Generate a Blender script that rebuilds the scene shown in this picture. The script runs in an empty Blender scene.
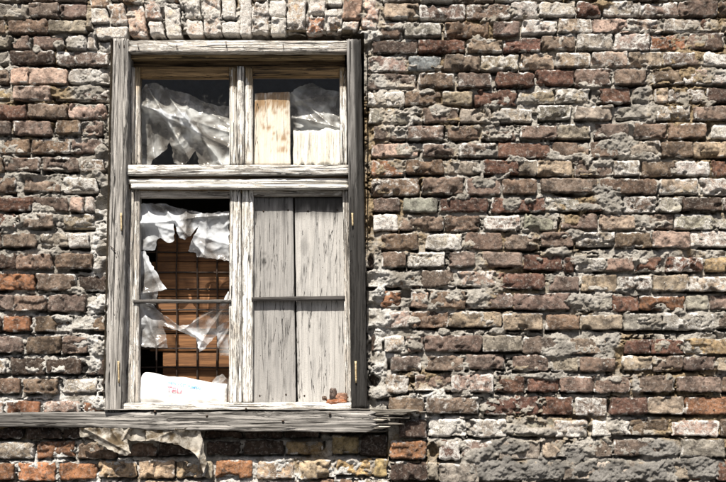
import bpy, math, random
import numpy as np
from mathutils import Vector

SC = bpy.context.scene
COL = SC.collection
# ------------------------------------------------------------------ camera
FPX = 1054.0                      # focal length in photograph pixels (726 wide)
PITCH = math.radians(5.0)
CAM = np.array([0.0, -4.72, 1.60])
cam_d = bpy.data.cameras.new('camera')
cam_d.sensor_width = 36.0
cam_d.lens = 36.0 * FPX / 726.0
cam_d.clip_start = 0.05
cam_d.clip_end = 400.0
cam = bpy.data.objects.new('camera', cam_d)
COL.objects.link(cam)
cam.location = CAM
cam.rotation_euler = (math.radians(90) + PITCH, 0, 0)
SC.camera = cam
# ------------------------------------------------------------------ sky, sun, exposure
SUN_EL, SUN_AZ = math.radians(57), math.radians(12)     # azimuth: to the left of the wall's normal
world = bpy.data.worlds.new('World'); SC.world = world; world.use_nodes = True
wn = world.node_tree
sky = wn.nodes.new('ShaderNodeTexSky'); sky.sky_type = 'NISHITA'; sky.sun_disc = False
sky.dust_density = 4.0; sky.air_density = 0.9; sky.sun_elevation = SUN_EL; sky.sun_rotation = math.radians(180) + SUN_AZ
bg = wn.nodes['Background']; bg.inputs['Strength'].default_value = 0.05
wn.links.new(sky.outputs[0], bg.inputs[0])
sl = bpy.data.lights.new('sun', 'SUN'); sl.energy = 5.0; sl.angle = math.radians(0.6); sl.color = (1.0, 0.94, 0.85)
sun = bpy.data.objects.new('sun', sl); COL.objects.link(sun)
to_sun = Vector((-math.sin(SUN_AZ) * math.cos(SUN_EL), -math.cos(SUN_AZ) * math.cos(SUN_EL), math.sin(SUN_EL)))
sun.rotation_euler = to_sun.to_track_quat('Z', 'Y').to_euler()
sun.location = to_sun * 20
vs = SC.view_settings
vs.view_transform = 'Standard'; vs.look = 'None'; vs.gamma = 1.0; vs.use_curve_mapping = False
vs.exposure = 1.1

# ------------------------------------------------------------------ geometry helpers
CP, SP = math.cos(PITCH), math.sin(PITCH)
def P(px, py, Y=0.0):
    """photograph pixel -> point of the place lying at depth Y behind the wall face"""
    dx = (px - 363.0) / FPX; dz = (241.0 - py) / FPX
    d = np.array([dx, CP - dz * SP, SP + dz * CP])
    t = (Y - CAM[1]) / d[1]
    return CAM + t * d
PXM = 0.0045                     # metres per pixel on the wall, roughly

def _h(ix, iy, seed):
    n = (ix.astype(np.int64) * 374761393 + iy.astype(np.int64) * 668265263 + seed * 1442695041) & 0xffffffff
    n = ((n ^ (n >> 13)) * 1274126177) & 0xffffffff
    n = n ^ (n >> 16)
    return (n & 0xffffff) / float(0xffffff) * 2 - 1
def vnoise(x, y, seed=0):
    x = np.asarray(x, float); y = np.asarray(y, float)
    ix = np.floor(x); iy = np.floor(y); fx = x - ix; fy = y - iy
    ux = fx * fx * (3 - 2 * fx); uy = fy * fy * (3 - 2 * fy)
    a = _h(ix, iy, seed); b = _h(ix + 1, iy, seed); c = _h(ix, iy + 1, seed); d = _h(ix + 1, iy + 1, seed)
    return (a * (1 - ux) + b * ux) * (1 - uy) + (c * (1 - ux) + d * ux) * uy
def fbm(x, y, octv=4, seed=0, gain=0.5):
    s = 0; a = 1.0; t = 0
    for o in range(octv):
        s = s + a * vnoise(x * 2 ** o + 13.7 * o, y * 2 ** o + 7.1 * o, seed + o * 17); t += a; a *= gain
    return s / t
def sstep(a, b, x):
    t = np.clip((x - a) / (b - a), 0, 1); return t * t * (3 - 2 * t)

def empty(name, loc):
    e = bpy.data.objects.new(name, None); COL.objects.link(e); e.location = loc; e.empty_display_size = 0.1
    return e
def tag(o, label=None, cat=None, group=None, kind=None):
    if label: o['label'] = label
    if cat: o['category'] = cat
    if group: o['group'] = group
    if kind: o['kind'] = kind
    return o
def build(name, verts, faces, mat, parent=None, attrs=None, smooth=True, origin=None):
    """link one mesh object; verts are world positions"""
    v = np.asarray(verts, float)
    if origin is None:
        origin = np.array([(v[:, 0].min() + v[:, 0].max()) / 2, (v[:, 1].min() + v[:, 1].max()) / 2, v[:, 2].min()])
    me = bpy.data.meshes.new(name)
    vv = v - origin
    if isinstance(faces, np.ndarray):
        nf, k = faces.shape
        me.vertices.add(len(vv)); me.vertices.foreach_set('co', vv.astype(np.float32).ravel())
        me.loops.add(nf * k); me.loops.foreach_set('vertex_index', faces.astype(np.int32).ravel())
        me.polygons.add(nf)
        me.polygons.foreach_set('loop_start', np.arange(0, nf * k, k, dtype=np.int32))
        me.update(calc_edges=True)
    else:
        me.from_pydata(vv.tolist(), [], [tuple(int(i) for i in f) for f in faces])
    if attrs:
        for an, arr in attrs.items():
            arr = np.asarray(arr, np.float32)
            if arr.ndim == 2:
                at = me.attributes.new(an, 'FLOAT_COLOR', 'POINT'); at.data.foreach_set('color', arr.ravel())
            else:
                at = me.attributes.new(an, 'FLOAT', 'POINT'); at.data.foreach_set('value', arr)
    if smooth:
        me.polygons.foreach_set('use_smooth', np.ones(len(me.polygons), bool))
    me.materials.append(mat)
    me.validate(); me.update()
    o = bpy.data.objects.new(name, me); COL.objects.link(o)
    if parent is not None:
        o.parent = parent
        pl = np.zeros(3); p = parent
        while p is not None:
            pl += np.array(p.location); p = p.parent
        o.location = origin - pl
    else:
        o.location = origin
    return o
def grid_faces(nu, nv):
    """faces of an nu x nv vertex grid, index = i*nv + j"""
    i, j = np.meshgrid(np.arange(nu - 1), np.arange(nv - 1), indexing='ij')
    a = i * nv + j
    return np.stack([a, a + nv, a + nv + 1, a + 1], -1).reshape(-1, 4)
def border(nu, nv):
    b = [i * nv for i in range(nu)] + [(nu - 1) * nv + j for j in range(1, nv)] + \
        [i * nv + nv - 1 for i in range(nu - 2, -1, -1)] + [j for j in range(nv - 2, 0, -1)]
    return np.array(b)
class Mesh:
    """several pieces gathered into one mesh"""
    def __init__(s): s.v = []; s.f = []; s.a = {}; s.n = 0
    def add(s, v, f, **attrs):
        v = np.asarray(v, float); s.v.append(v); s.f.append(np.asarray(f) + s.n)
        for k, x in attrs.items(): s.a.setdefault(k, []).append(np.asarray(x, np.float32))
        s.n += len(v)
    def build(s, name, mat, parent=None, **kw):
        return build(name, np.concatenate(s.v), np.concatenate(s.f), mat, parent,
                     {k: np.concatenate(x) for k, x in s.a.items()}, **kw)

# ------------------------------------------------------------------ material helpers
class NT:
    def __init__(s, name):
        s.m = bpy.data.materials.new(name); s.m.use_nodes = True; s.t = s.m.node_tree
        s.bsdf = s.t.nodes['Principled BSDF']; s.out = s.t.nodes['Material Output']
    def n(s, typ, **kw):
        x = s.t.nodes.new(typ)
        for k, v in kw.items(): setattr(x, k, v)
        return x
    def put(s, sock, v):
        if isinstance(v, (int, float)): sock.default_value = v
        elif isinstance(v, (tuple, list)): sock.default_value = v if len(v) == len(sock.default_value) else tuple(v) + (1,)
        else: s.t.links.new(v, sock)
    def math(s, op, a, b=0.0, c=0.0, clamp=False):
        x = s.n('ShaderNodeMath', operation=op, use_clamp=clamp)
        for i, v in enumerate((a, b, c)): s.put(x.inputs[i], v)
        return x.outputs[0]
    def mix(s, f, a, b, blend='MIX'):
        x = s.n('ShaderNodeMix', data_type='RGBA', blend_type=blend)
        s.put(x.inputs[0], f); s.put(x.inputs[6], a); s.put(x.inputs[7], b)
        return x.outputs[2]
    def noise(s, vec, scale, detail=4, rough=0.55, dist=0.0):
        x = s.n('ShaderNodeTexNoise'); s.put(x.inputs['Vector'], vec)
        x.inputs['Scale'].default_value = scale; x.inputs['Detail'].default_value = detail
        x.inputs['Roughness'].default_value = rough; x.inputs['Distortion'].default_value = dist
        return x.outputs['Fac']
    def ramp(s, v, lo, hi, a=0.0, b=1.0):
        x = s.n('ShaderNodeMapRange', interpolation_type='SMOOTHSTEP'); s.put(x.inputs[0], v)
        for i, q in zip((1, 2, 3, 4), (lo, hi, a, b)): s.put(x.inputs[i], q)
        return x.outputs[0]
    def pos(s): return s.n('ShaderNodeNewGeometry').outputs['Position']
    def attr(s, name): return s.n('ShaderNodeAttribute', attribute_name=name)
    def vmul(s, v, xyz):
        x = s.n('ShaderNodeVectorMath', operation='MULTIPLY'); s.put(x.inputs[0], v); s.put(x.inputs[1], xyz); return x.outputs[0]
    def bump(s, h, strength=0.5, dist=0.004):
        x = s.n('ShaderNodeBump'); x.inputs['Strength'].default_value = strength; x.inputs['Distance'].default_value = dist
        s.put(x.inputs['Height'], h); s.t.links.new(x.outputs[0], s.bsdf.inputs['Normal'])
    def done(s, col, rough=0.9, spec=0.25):
        s.put(s.bsdf.inputs['Base Color'], col); s.put(s.bsdf.inputs['Roughness'], rough)
        s.bsdf.inputs['Specular IOR Level'].default_value = spec
        return s.m

def m_brick():
    k = NT('fired_brick'); p = k.pos(); at = k.attr('bcol'); base = at.outputs['Color']; lime = at.outputs['Alpha']
    big = k.noise(p, 17, 6, 0.65, 0.4); mid = k.noise(p, 75, 7, 0.72); fine = k.noise(p, 330, 4, 0.75)
    c = k.mix(k.ramp(big, 0.32, 0.68), k.mix(1.0, base, (0.32, 0.30, 0.285), 'MULTIPLY'), k.mix(1.0, base, (1.5, 1.46, 1.41), 'MULTIPLY'))
    c = k.mix(k.ramp(mid, 0.48, 0.72, 0, 0.75), c, k.mix(0.62, c, (0.50, 0.46, 0.41)))           # dusty patches
    c = k.mix(k.ramp(k.noise(p, 30, 7, 0.75, 0.6), 0.53, 0.66, 0, 0.8), c, (0.045, 0.037, 0.033))  # soot and grime
    pit = k.ramp(k.noise(p, 105, 6, 0.78, 0.8), 0.36, 0.41, 1, 0)
    c = k.mix(k.math('MULTIPLY', pit, 0.8), c, (0.03, 0.024, 0.02))                                # pits
    ln = k.math('ADD', k.math('MULTIPLY', k.noise(p, 27, 8, 0.74, 0.5), 0.7), k.math('MULTIPLY', mid, 0.3))
    th = k.math('SUBTRACT', 0.72, k.math('MULTIPLY', lime, 0.42))
    lm = k.ramp(k.math('SUBTRACT', ln, th), -0.03, 0.10)
    c = k.mix(k.math('MULTIPLY', lm, 0.9), c, k.mix(k.ramp(fine, 0.3, 0.7), (0.40, 0.37, 0.33), (0.88, 0.86, 0.82)))
    c = k.mix(k.ramp(fine, 0.30, 0.50, 0.65, 0.0), c, (0.045, 0.037, 0.032))
    hgt = k.math('ADD', k.math('MULTIPLY', mid, 1.0), k.math('MULTIPLY', fine, 0.5))
    hgt = k.math('ADD', k.math('SUBTRACT', hgt, k.math('MULTIPLY', pit, 0.5)), k.math('MULTIPLY', lm, 0.25))
    k.bump(hgt, 1.0, 0.009)
    return k.done(c, 0.92, 0.2)
def m_mortar():
    k = NT('lime_mortar'); p = k.pos(); at = k.attr('mcol')
    sep = k.n('ShaderNodeSeparateColor'); k.put(sep.inputs[0], at.outputs['Color'])
    tan, white = sep.outputs[0], sep.outputs[1]
    big = k.noise(p, 11, 6, 0.65); mid = k.noise(p, 80, 7, 0.72); fine = k.noise(p, 330, 4, 0.78)
    grey = k.mix(k.ramp(big, 0.3, 0.7), (0.30, 0.275, 0.235), (0.66, 0.625, 0.565))
    tn = k.mix(k.ramp(mid, 0.3, 0.7), (0.20, 0.14, 0.075), (0.50, 0.39, 0.25))
    wh = k.mix(k.ramp(mid, 0.3, 0.6), (0.58, 0.55, 0.50), (0.90, 0.885, 0.85))
    c = k.mix(tan, grey, tn); c = k.mix(white, c, wh)
    c = k.mix(sep.outputs[2], c, k.mix(k.ramp(big, 0.3, 0.7), (0.17, 0.162, 0.148), (0.36, 0.345, 0.32)))
    c = k.mix(k.ramp(mid, 0.46, 0.32, 0, 0.7), c, (0.06, 0.05, 0.042))
    c = k.mix(k.ramp(fine, 0.50, 0.34, 0, 0.8), c, (0.09, 0.077, 0.064))
    hgt = k.math('ADD', mid, k.math('MULTIPLY', fine, 0.8))
    k.bump(hgt, 1.0, 0.014)
    return k.done(c, 0.95, 0.15)
def m_wood():
    """weathered timber; wcol = timber colour, alpha = how much old white paint is left; grain 0 upright, 1 level"""
    k = NT('weathered_timber'); at = k.attr('wcol'); g = k.attr('grain').outputs['Fac']
    s = k.n('ShaderNodeSeparateXYZ'); k.put(s.inputs[0], k.pos())
    def lerp(a, b): return k.math('ADD', k.math('MULTIPLY', a, k.math('SUBTRACT', 1.0, g)), k.math('MULTIPLY', b, g))
    along, across = lerp(s.outputs[2], s.outputs[0]), lerp(s.outputs[0], s.outputs[2])
    cb = k.n('ShaderNodeCombineXYZ'); k.put(cb.inputs[0], across); k.put(cb.inputs[1], s.outputs[1]); k.put(cb.inputs[2], along)
    v = cb.outputs[0]
    n1 = k.noise(k.vmul(v, (70, 30, 3.2)), 1, 7, 0.62, 0.35)
    n2 = k.noise(k.vmul(v, (330, 160, 10)), 1, 4, 0.6)
    st = k.attr('streak').outputs['Fac']
    n3 = k.noise(k.vmul(v, (26, 12, 1.1)), 1, 5, 0.55, 0.5)
    base = at.outputs['Color']
    c = k.mix(k.ramp(n1, 0.28, 0.68), k.mix(st, base, k.mix(1.0, base, (0.28, 0.27, 0.26), 'MULTIPLY')), k.mix(1.0, base, (1.32, 1.30, 1.28), 'MULTIPLY'))
    c = k.mix(k.math('MULTIPLY', k.ramp(n2, 0.5, 0.3, 0, 0.75), st), c, (0.035, 0.032, 0.03))
    crack = k.ramp(k.math('ABSOLUTE', k.math('SUBTRACT', n3, 0.5)), 0.0015, 0.006, 1, 0)
    c = k.mix(k.math('MULTIPLY', crack, 0.8), c, (0.02, 0.018, 0.016))
    n4 = k.noise(k.vmul(v, (48, 22, 0.9)), 1, 3, 0.5, 0.4)
    split = k.math('MULTIPLY', k.ramp(k.math('ABSOLUTE', k.math('SUBTRACT', n4, 0.46)), 0.006, 0.022, 1, 0), k.ramp(st, 0.4, 0.9))
    pn = k.math('ADD', k.math('MULTIPLY', k.noise(k.vmul(v, (85, 60, 15)), 1, 9, 0.72), 0.7), k.math('MULTIPLY', n2, 0.3))
    th = k.math('SUBTRACT', 0.82, k.math('MULTIPLY', at.outputs['Alpha'], 0.50))
    pm = k.ramp(k.math('SUBTRACT', pn, th), -0.01, 0.03)
    pc = k.mix(k.ramp(n1, 0.3, 0.7), (0.45, 0.43, 0.39), (0.82, 0.81, 0.78))
    pc = k.mix(k.ramp(k.noise(k.pos(), 8, 5, 0.6), 0.5, 0.75, 0, 0.5), pc, (0.50, 0.43, 0.33))
    c = k.mix(pm, c, pc)
    fl = k.ramp(k.noise(k.vmul(v, (300, 150, 4.5)), 1, 4, 0.65), 0.60, 0.68)
    c = k.mix(k.math('MULTIPLY', fl, k.math('MULTIPLY', st, 0.75)), c, k.mix(0.75, base, (0.04, 0.035, 0.03)))
    c = k.mix(k.ramp(k.noise(k.pos(), 360, 4, 0.7), 0.50, 0.32, 0, 0.6), c, k.mix(0.7, base, (0.05, 0.045, 0.04)))
    c = k.mix(k.math('MULTIPLY', split, 0.9), c, (0.018, 0.016, 0.014))
    spot = k.ramp(k.noise(k.pos(), 95, 3, 0.5), 0.70, 0.76)
    c = k.mix(k.math('MULTIPLY', spot, 0.8), c, (0.03, 0.028, 0.025))
    h = k.math('MULTIPLY', k.math('ADD', k.math('MULTIPLY', n1, 0.7), k.math('MULTIPLY', n2, 0.5)), k.math('MULTIPLY_ADD', st, 0.8, 0.2))
    h = k.math('SUBTRACT', k.math('ADD', h, k.math('MULTIPLY', pm, 0.35)), k.math('MULTIPLY', k.math('ADD', crack, split), 0.9))
    k.bump(h, 0.9, 0.004)
    return k.done(c, 0.85, 0.2)
def m_plastic():
    k = NT('clouded_plastic_film'); p = k.pos()
    n = k.noise(p, 9, 4, 0.5, 0.5); f = k.noise(p, 150, 4, 0.6)
    col = k.mix(k.ramp(n, 0.35, 0.62), (0.40, 0.375, 0.35), (0.70, 0.73, 0.76))
    k.done(col, k.ramp(n, 0.3, 0.7, 0.08, 0.22), 0.8)
    k.bump(k.math('ADD', k.noise(p, 30, 3, 0.45, 0.4), k.math('MULTIPLY', f, 0.06)), 0.45, 0.010)
    tr = k.n('ShaderNodeBsdfTranslucent'); k.put(tr.inputs[0], col)
    tp = k.n('ShaderNodeBsdfTransparent')
    m1 = k.n('ShaderNodeMixShader'); m1.inputs[0].default_value = 0.38
    k.t.links.new(k.bsdf.outputs[0], m1.inputs[1]); k.t.links.new(tr.outputs[0], m1.inputs[2])
    m2 = k.n('ShaderNodeMixShader'); k.put(m2.inputs[0], k.ramp(n, 0.34, 0.64, 0.68, 0.06))
    k.t.links.new(m1.outputs[0], m2.inputs[1]); k.t.links.new(tp.outputs[0], m2.inputs[2])
    k.t.links.new(m2.outputs[0], k.out.inputs[0])
    return k.m
def m_cloth():
    k = NT('stained_thin_cloth'); p = k.pos()
    n = k.noise(p, 20, 6, 0.65, 0.4)
    w = k.n('ShaderNodeTexWave'); k.put(w.inputs[0], p); w.inputs['Scale'].default_value = 160; w.inputs['Distortion'].default_value = 3
    col = k.mix(k.ramp(n, 0.36, 0.62), (0.14, 0.105, 0.065), (0.62, 0.58, 0.51))
    k.done(col, 0.9, 0.15)
    k.bump(k.math('ADD', k.noise(p, 60, 5, 0.6), k.math('MULTIPLY', w.outputs['Fac'], 0.2)), 0.8, 0.006)
    tr = k.n('ShaderNodeBsdfTranslucent'); k.put(tr.inputs[0], col)
    m1 = k.n('ShaderNodeMixShader'); m1.inputs[0].default_value = 0.3
    k.t.links.new(k.bsdf.outputs[0], m1.inputs[1]); k.t.links.new(tr.outputs[0], m1.inputs[2])
    k.t.links.new(m1.outputs[0], k.out.inputs[0])
    return k.m
def m_glass():
    k = NT('dusty_window_glass')
    gl = k.n('ShaderNodeBsdfGlossy'); gl.inputs['Roughness'].default_value = 0.04
    tp = k.n('ShaderNodeBsdfTransparent'); tp.inputs[0].default_value = (0.97, 0.965, 0.95, 1)
    m1 = k.n('ShaderNodeMixShader'); m1.inputs[0].default_value = 0.012
    k.t.links.new(tp.outputs[0], m1.inputs[1]); k.t.links.new(gl.outputs[0], m1.inputs[2])
    df = k.n('ShaderNodeBsdfDiffuse'); df.inputs[0].default_value = (0.5, 0.48, 0.44, 1)
    m2 = k.n('ShaderNodeMixShader'); k.put(m2.inputs[0], k.ramp(k.noise(k.pos(), 40, 6, 0.7), 0.5, 0.85, 0.0, 0.05))
    k.t.links.new(m1.outputs[0], m2.inputs[1]); k.t.links.new(df.outputs[0], m2.inputs[2])
    k.t.links.new(m2.outputs[0], k.out.inputs[0])
    return k.m
def m_plain(name, a, b, scale=40, rough=0.8, metal=0.0, bump=0.4, spec=0.3, dist=0.003):
    k = NT(name); p = k.pos(); n = k.noise(p, scale, 6, 0.65)
    c = k.mix(k.ramp(n, 0.3, 0.7), a, b); k.bsdf.inputs['Metallic'].default_value = metal
    k.bump(k.math('ADD', n, k.math('MULTIPLY', k.noise(p, scale * 6, 3), 0.4)), bump, dist)
    return k.done(c, rough, spec)
def m_stock():
    """warm interior planks"""
    k = NT('brown_plank'); v = k.vmul(k.pos(), (3, 30, 55)); p = k.pos()
    n1 = k.noise(v, 1, 6, 0.6, 0.6); n2 = k.noise(k.vmul(p, (10, 120, 260)), 1, 3)
    c = k.mix(k.ramp(n1, 0.3, 0.7), (0.075, 0.031, 0.011), (0.225, 0.106, 0.042))
    c = k.mix(k.ramp(n2, 0.5, 0.3, 0, 0.5), c, (0.05, 0.025, 0.012))
    c = k.mix(k.ramp(k.noise(p, 9, 4), 0.55, 0.7, 0, 0.6), c, (0.07, 0.035, 0.018))
    k.bump(k.math('ADD', n1, n2), 0.4, 0.003)
    return k.done(c, 0.7, 0.3)
M = dict(brick=m_brick(), mortar=m_mortar(), wood=m_wood(), film=m_plastic(), glass=m_glass(), plank=m_stock(),
         rust=m_plain('rusty_iron', (0.014, 0.012, 0.011), (0.05, 0.03, 0.02), 90, 0.8, 0.1),
         ochre=m_plain('ochre_rusted_hinge', (0.20, 0.13, 0.06), (0.56, 0.47, 0.30), 120, 0.7, 0.0),
         nail=m_plain('black_nail', (0.02, 0.018, 0.016), (0.07, 0.045, 0.03), 200, 0.6, 0.5),
         carton=m_plain('white_bag', (0.62, 0.61, 0.59), (0.74, 0.74, 0.73), 14, 0.55, 0, 0.15, 0.4),
         blue=m_plain('blue_print', (0.04, 0.22, 0.42), (0.22, 0.45, 0.62), 160, 0.6, 0, 0.05),
         red=m_plain('red_print', (0.72, 0.10, 0.18), (0.85, 0.42, 0.46), 120, 0.6, 0, 0.05),
         cloth=m_cloth(),
         room=m_plain('dim_plaster', (0.10, 0.085, 0.07), (0.16, 0.14, 0.12), 6, 0.95),
         pave=m_plain('dark_asphalt', (0.045, 0.044, 0.042), (0.085, 0.082, 0.078), 5, 0.95, 0, 0.6, 0.2, 0.01))

# ------------------------------------------------------------------ ground
g = np.array([[-60, -80, 0], [60, -80, 0], [60, 60, 0], [-60, 60, 0]], float)
tag(build('ground', g, [(0, 1, 2, 3)], M['pave'], smooth=False, origin=np.zeros(3)), kind='structure')

# ------------------------------------------------------------------ the brickwork, course by course (measured on the photograph)
# (left, top, scale) of the measured field, then courses: top, bottom, 'x0 x1 colour'
FIELDS = [
 ((350, 0, 3.63), [
  (-34, 8, '120 250 g, 255 390 gw, 395 520 m, 525 640 g, 645 760 g'),
  (14, 72, '125 246 t, 252 418 mw, 425 582 mw, 587 680 ww, 685 760 ww'),
  (80, 137, '112 190 m, 196 330 gw, 345 505 b, 522 612 m, 625 760 ww'),
  (143, 195, '85 243 d, 248 415 r, 428 552 t, 560 690 r, 697 760 b'),
  (200, 258, '70 205 pw, 212 328 s, 340 475 m, 477 608 tw, 618 740 t'),
  (264, 322, '62 240 mw, 248 375 b, 392 510 m, 530 663 m, 670 760 r'),
  (328, 385, '60 198 ww, 200 330 b, 335 440 t, 452 607 r, 612 760 t'),
  (391, 446, '70 245 gw, 265 392 m, 400 510 g, 545 660 gw, 682 760 b')]),
 ((530, 0, 3.704), [
  (-36, -1, '5 120 g, 130 250 b, 262 400 gw, 405 520 m, 530 660 g, 668 740 b'),
  (5, 62, '-20 28 ww, 32 165 ww, 175 265 r, 275 410 gw, 412 550 mw, 555 695 m, 700 740 b'),
  (70, 122, '-20 100 ww, 105 230 tw, 232 365 p, 368 490 tw, 495 630 gw, 635 700 r, 708 740 t'),
  (126, 188, '-20 40 r, 42 165 m, 175 305 gw, 312 440 pw, 445 578 ow, 583 715 m'),
  (192, 248, '-20 90 t, 95 222 tw, 228 358 pw, 362 488 t, 492 628 mw, 638 740 ww'),
  (256, 318, '-20 15 r, 20 165 r, 168 298 m, 315 430 m, 455 565 b, 570 740 pw'),
  (326, 382, '-20 88 t, 98 222 tw, 250 372 r, 380 458 m, 462 510 t, 518 650 mw, 655 740 d'),
  (391, 446, '30 148 gw, 165 305 g, 325 445 g, 468 592 tw, 605 740 m')]),
 ((350, 120, 3.63), [
  (20, 72, '85 205 m, 210 340 mw, 355 468 b, 478 600 m, 618 760 m'),
  (82, 138, '78 247 p, 262 387 m, 395 530 mw, 535 720 r'),
  (145, 201, '78 195 ow, 205 340 b, 348 470 g, 485 610 r, 615 680 g, 685 760 t'),
  (210, 275, '78 250 bw, 262 410 m, 420 545 m, 555 675 b, 692 760 r'),
  (281, 338, '85 182 m, 195 318 e, 328 500 r, 515 705 mw'),
  (345, 405, '85 172 ww, 182 338 m, 347 472 b, 488 620 pw, 635 760 t'),
  (412, 474, '115 245 b, 275 408 ww, 418 550 m, 560 680 m')]),
 ((530, 120, 3.704), [
  (12, 72, '-20 98 m, 105 225 g, 240 365 m, 385 508 m, 512 650 b, 675 740 ww'),
  (78, 140, '-20 75 r, 85 218 b, 228 325 m, 370 480 g, 485 600 b, 605 740 t'),
  (150, 210, '-20 22 g, 25 155 t, 165 305 m, 310 405 gw, 415 535 b, 540 665 ww, 675 740 r'),
  (217, 276, '-20 22 b, 38 250 m, 262 470 b, 480 620 tw, 630 740 pw'),
  (284, 341, '-20 55 r, 57 185 gw, 212 270 r, 350 470 mw, 480 558 gw, 562 705 d, 712 740 r'),
  (348, 406, '-20 105 e, 115 250 m, 260 390 t, 395 530 m, 535 740 gw'),
  (413, 474, '40 160 m, 170 310 gw, 315 450 b, 455 590 p, 592 740 pw')]),
 ((350, 240, 3.63), [
  (42, 102, '60 105 d, 115 203 m, 210 342 tw, 360 450 m, 480 625 m, 630 760 r'),
  (112, 175, '62 110 d, 130 255 b, 262 380 m, 390 530 pw, 535 705 mw'),
  (185, 250, '110 182 o, 220 284 p, 288 418 b, 425 590 mw, 592 760 m'),
  (256, 322, '70 125 d, 130 218 pw, 222 357 b, 360 548 t, 555 700 t, 710 760 t'),
  (345, 408, '80 120 d, 125 195 tw, 205 268 m, 272 478 m, 482 625 g, 628 745 m'),
  (417, 474, '88 140 d, 148 258 mw, 275 410 m, 418 560 m, 590 760 m')]),
 ((530, 240, 3.704), [
  (62, 120, '-20 120 r, 125 165 r, 170 282 gw, 286 382 m, 388 488 r, 505 640 rw, 648 740 y'),
  (130, 192, '-20 52 r, 70 182 m, 190 322 t, 332 445 mw, 455 585 t, 588 740 tw'),
  (202, 262, '-20 148 m, 165 300 g, 305 400 r, 408 570 o, 580 660 g, 668 740 m'),
  (272, 336, '-20 45 t, 60 182 b, 185 340 t, 345 485 g, 490 680 gw, 690 740 m'),
  (365, 424, '-20 130 m, 145 280 m, 350 443 r, 450 570 r, 575 740 y')]),
 ((350, 355, 3.63), [
  (70, 138, '72 125 d, 130 212 tw, 235 365 m, 368 522 pw, 530 632 r, 645 760 r'),
  (152, 215, '140 270 b, 278 465 mw, 490 685 b, 690 760 r'),
  (232, 300, '180 280 d, 290 422 ww, 430 570 ww, 582 718 g'),
  (307, 380, '145 278 o, 320 400 rw, 410 530 mw, 540 690 g, 700 760 t'),
  (388, 462, '148 280 d, 285 318 g, 325 470 g, 480 620 g, 630 760 g')]),
 ((530, 355, 3.704), [
  (4, 62, '-20 70 m, 80 180 g, 185 315 m, 342 450 t, 455 570 m, 575 680 m, 695 740 t'),
  (78, 140, '-20 105 r, 112 230 m, 238 370 m, 405 525 m, 548 705 m, 712 740 b'),
  (155, 225, '-20 32 r, 38 158 r, 170 285 mw, 298 435 r, 438 570 t, 574 740 o'),
  (238, 302, '-20 85 g, 92 212 tw, 230 370 ww, 374 515 b, 522 700 pw, 706 740 b'),
  (312, 380, '45 130 t, 165 305 m, 312 488 m, 495 552 d, 560 720 g, 726 740 g'),
  (392, 468, '-10 110 g, 120 240 g, 250 390 g, 400 590 g, 600 680 r, 688 740 r')]),
 ((0, 0, 5.585), [
  (-60, 8, '-20 110 g, 120 300 m, 310 480 g'),
  (18, 104, '-20 160 g, 170 330 m, 338 480 m'),
  (110, 190, '-20 28 b, 45 270 b, 275 485 g'),
  (196, 276, '-20 55 g, 75 160 m, 180 355 m, 385 480 ww, 486 540 gw'),
  (285, 364, '-20 50 g, 60 305 d, 312 600 mw'),
  (374, 470, '-20 48 m, 62 160 p, 165 370 p, 378 618 ww')]),
 ((0, 80, 5.585), [
  (32, 116, '-20 50 yw, 78 285 p, 298 600 rw'),
  (130, 216, '-20 145 r, 160 375 m, 380 585 p'),
  (226, 310, '-20 65 m, 75 285 m, 315 450 b, 455 572 p'),
  (326, 415, '-20 160 b, 175 388 b, 400 568 m'),
  (430, 516, '-20 20 b, 25 225 m, 240 440 m, 448 575 bw')]),
 ((0, 160, 5.585), [
  (92, 185, '-20 90 b, 135 340 m, 350 540 tw'),
  (204, 290, '-20 175 r, 185 380 m, 390 465 p, 472 520 ww'),
  (300, 386, '-20 90 r, 110 300 m, 350 525 tw'),
  (405, 492, '-20 8 b, 15 200 m, 225 380 g, 390 500 tw')]),
 ((0, 240, 5.585), [
  (75, 166, '-20 88 d, 95 290 b, 310 520 b'),
  (185, 285, '-20 190 o, 200 420 m, 432 585 d'),
  (305, 402, '-20 75 m, 82 260 m, 270 475 m'),
  (420, 514, '-20 12 d, 20 165 o, 195 385 b, 410 578 b')]),
 ((0, 320, 5.585), [
  (92, 190, '-20 125 m, 145 335 b, 350 495 m'),
  (210, 306, '-20 30 tw, 60 250 d, 260 455 d, 482 580 d'),
  (326, 416, '-20 105 b, 135 325 b, 345 535 tw, 552 580 d'),
  (450, 530, '-20 18 pw, 36 225 o, 245 445 pw, 462 575 o')]),
 ((0, 396, 5.585), [
  (182, 238, '-20 120 d, 145 340 d, 350 450 d, 470 640 d'),  # course under the sill, here and below: its shade put into the colours
  (254, 355, '-20 185 tw, 205 412 o, 435 645 b'),
  (375, 476, '-20 75 o, 95 300 o, 325 535 o'),
  (492, 560, '-20 160 b, 175 370 o, 385 560 b')]),
 ((70, 390, 5.186), [
  (210, 250, '270 440 d, 450 660 d'),
  (258, 350, '250 440 b, 452 660 d'),
  (366, 460, '145 340 t, 355 540 t, 550 690 t'),
  (478, 550, '190 370 b, 380 560 t, 570 740 b')]),
 ((200, 390, 5.186), [
  (218, 258, '10 210 d, 222 420 d, 430 620 d'),
  (266, 346, '30 215 d, 225 430 d, 440 640 y'),
  (368, 465, '22 62 g, 80 270 o, 295 485 tw, 505 690 t'),
  (478, 550, '80 260 b, 270 450 t, 460 640 b')]),
 ((310, 380, 4.73), [
  (215, 258, '40 190 d, 200 360 d'),
  (266, 362, '105 235 y, 242 366 d'),
  (376, 462, '125 298 y, 305 368 y'),
  (476, 550, '30 200 b, 210 370 t')]),
]
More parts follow.
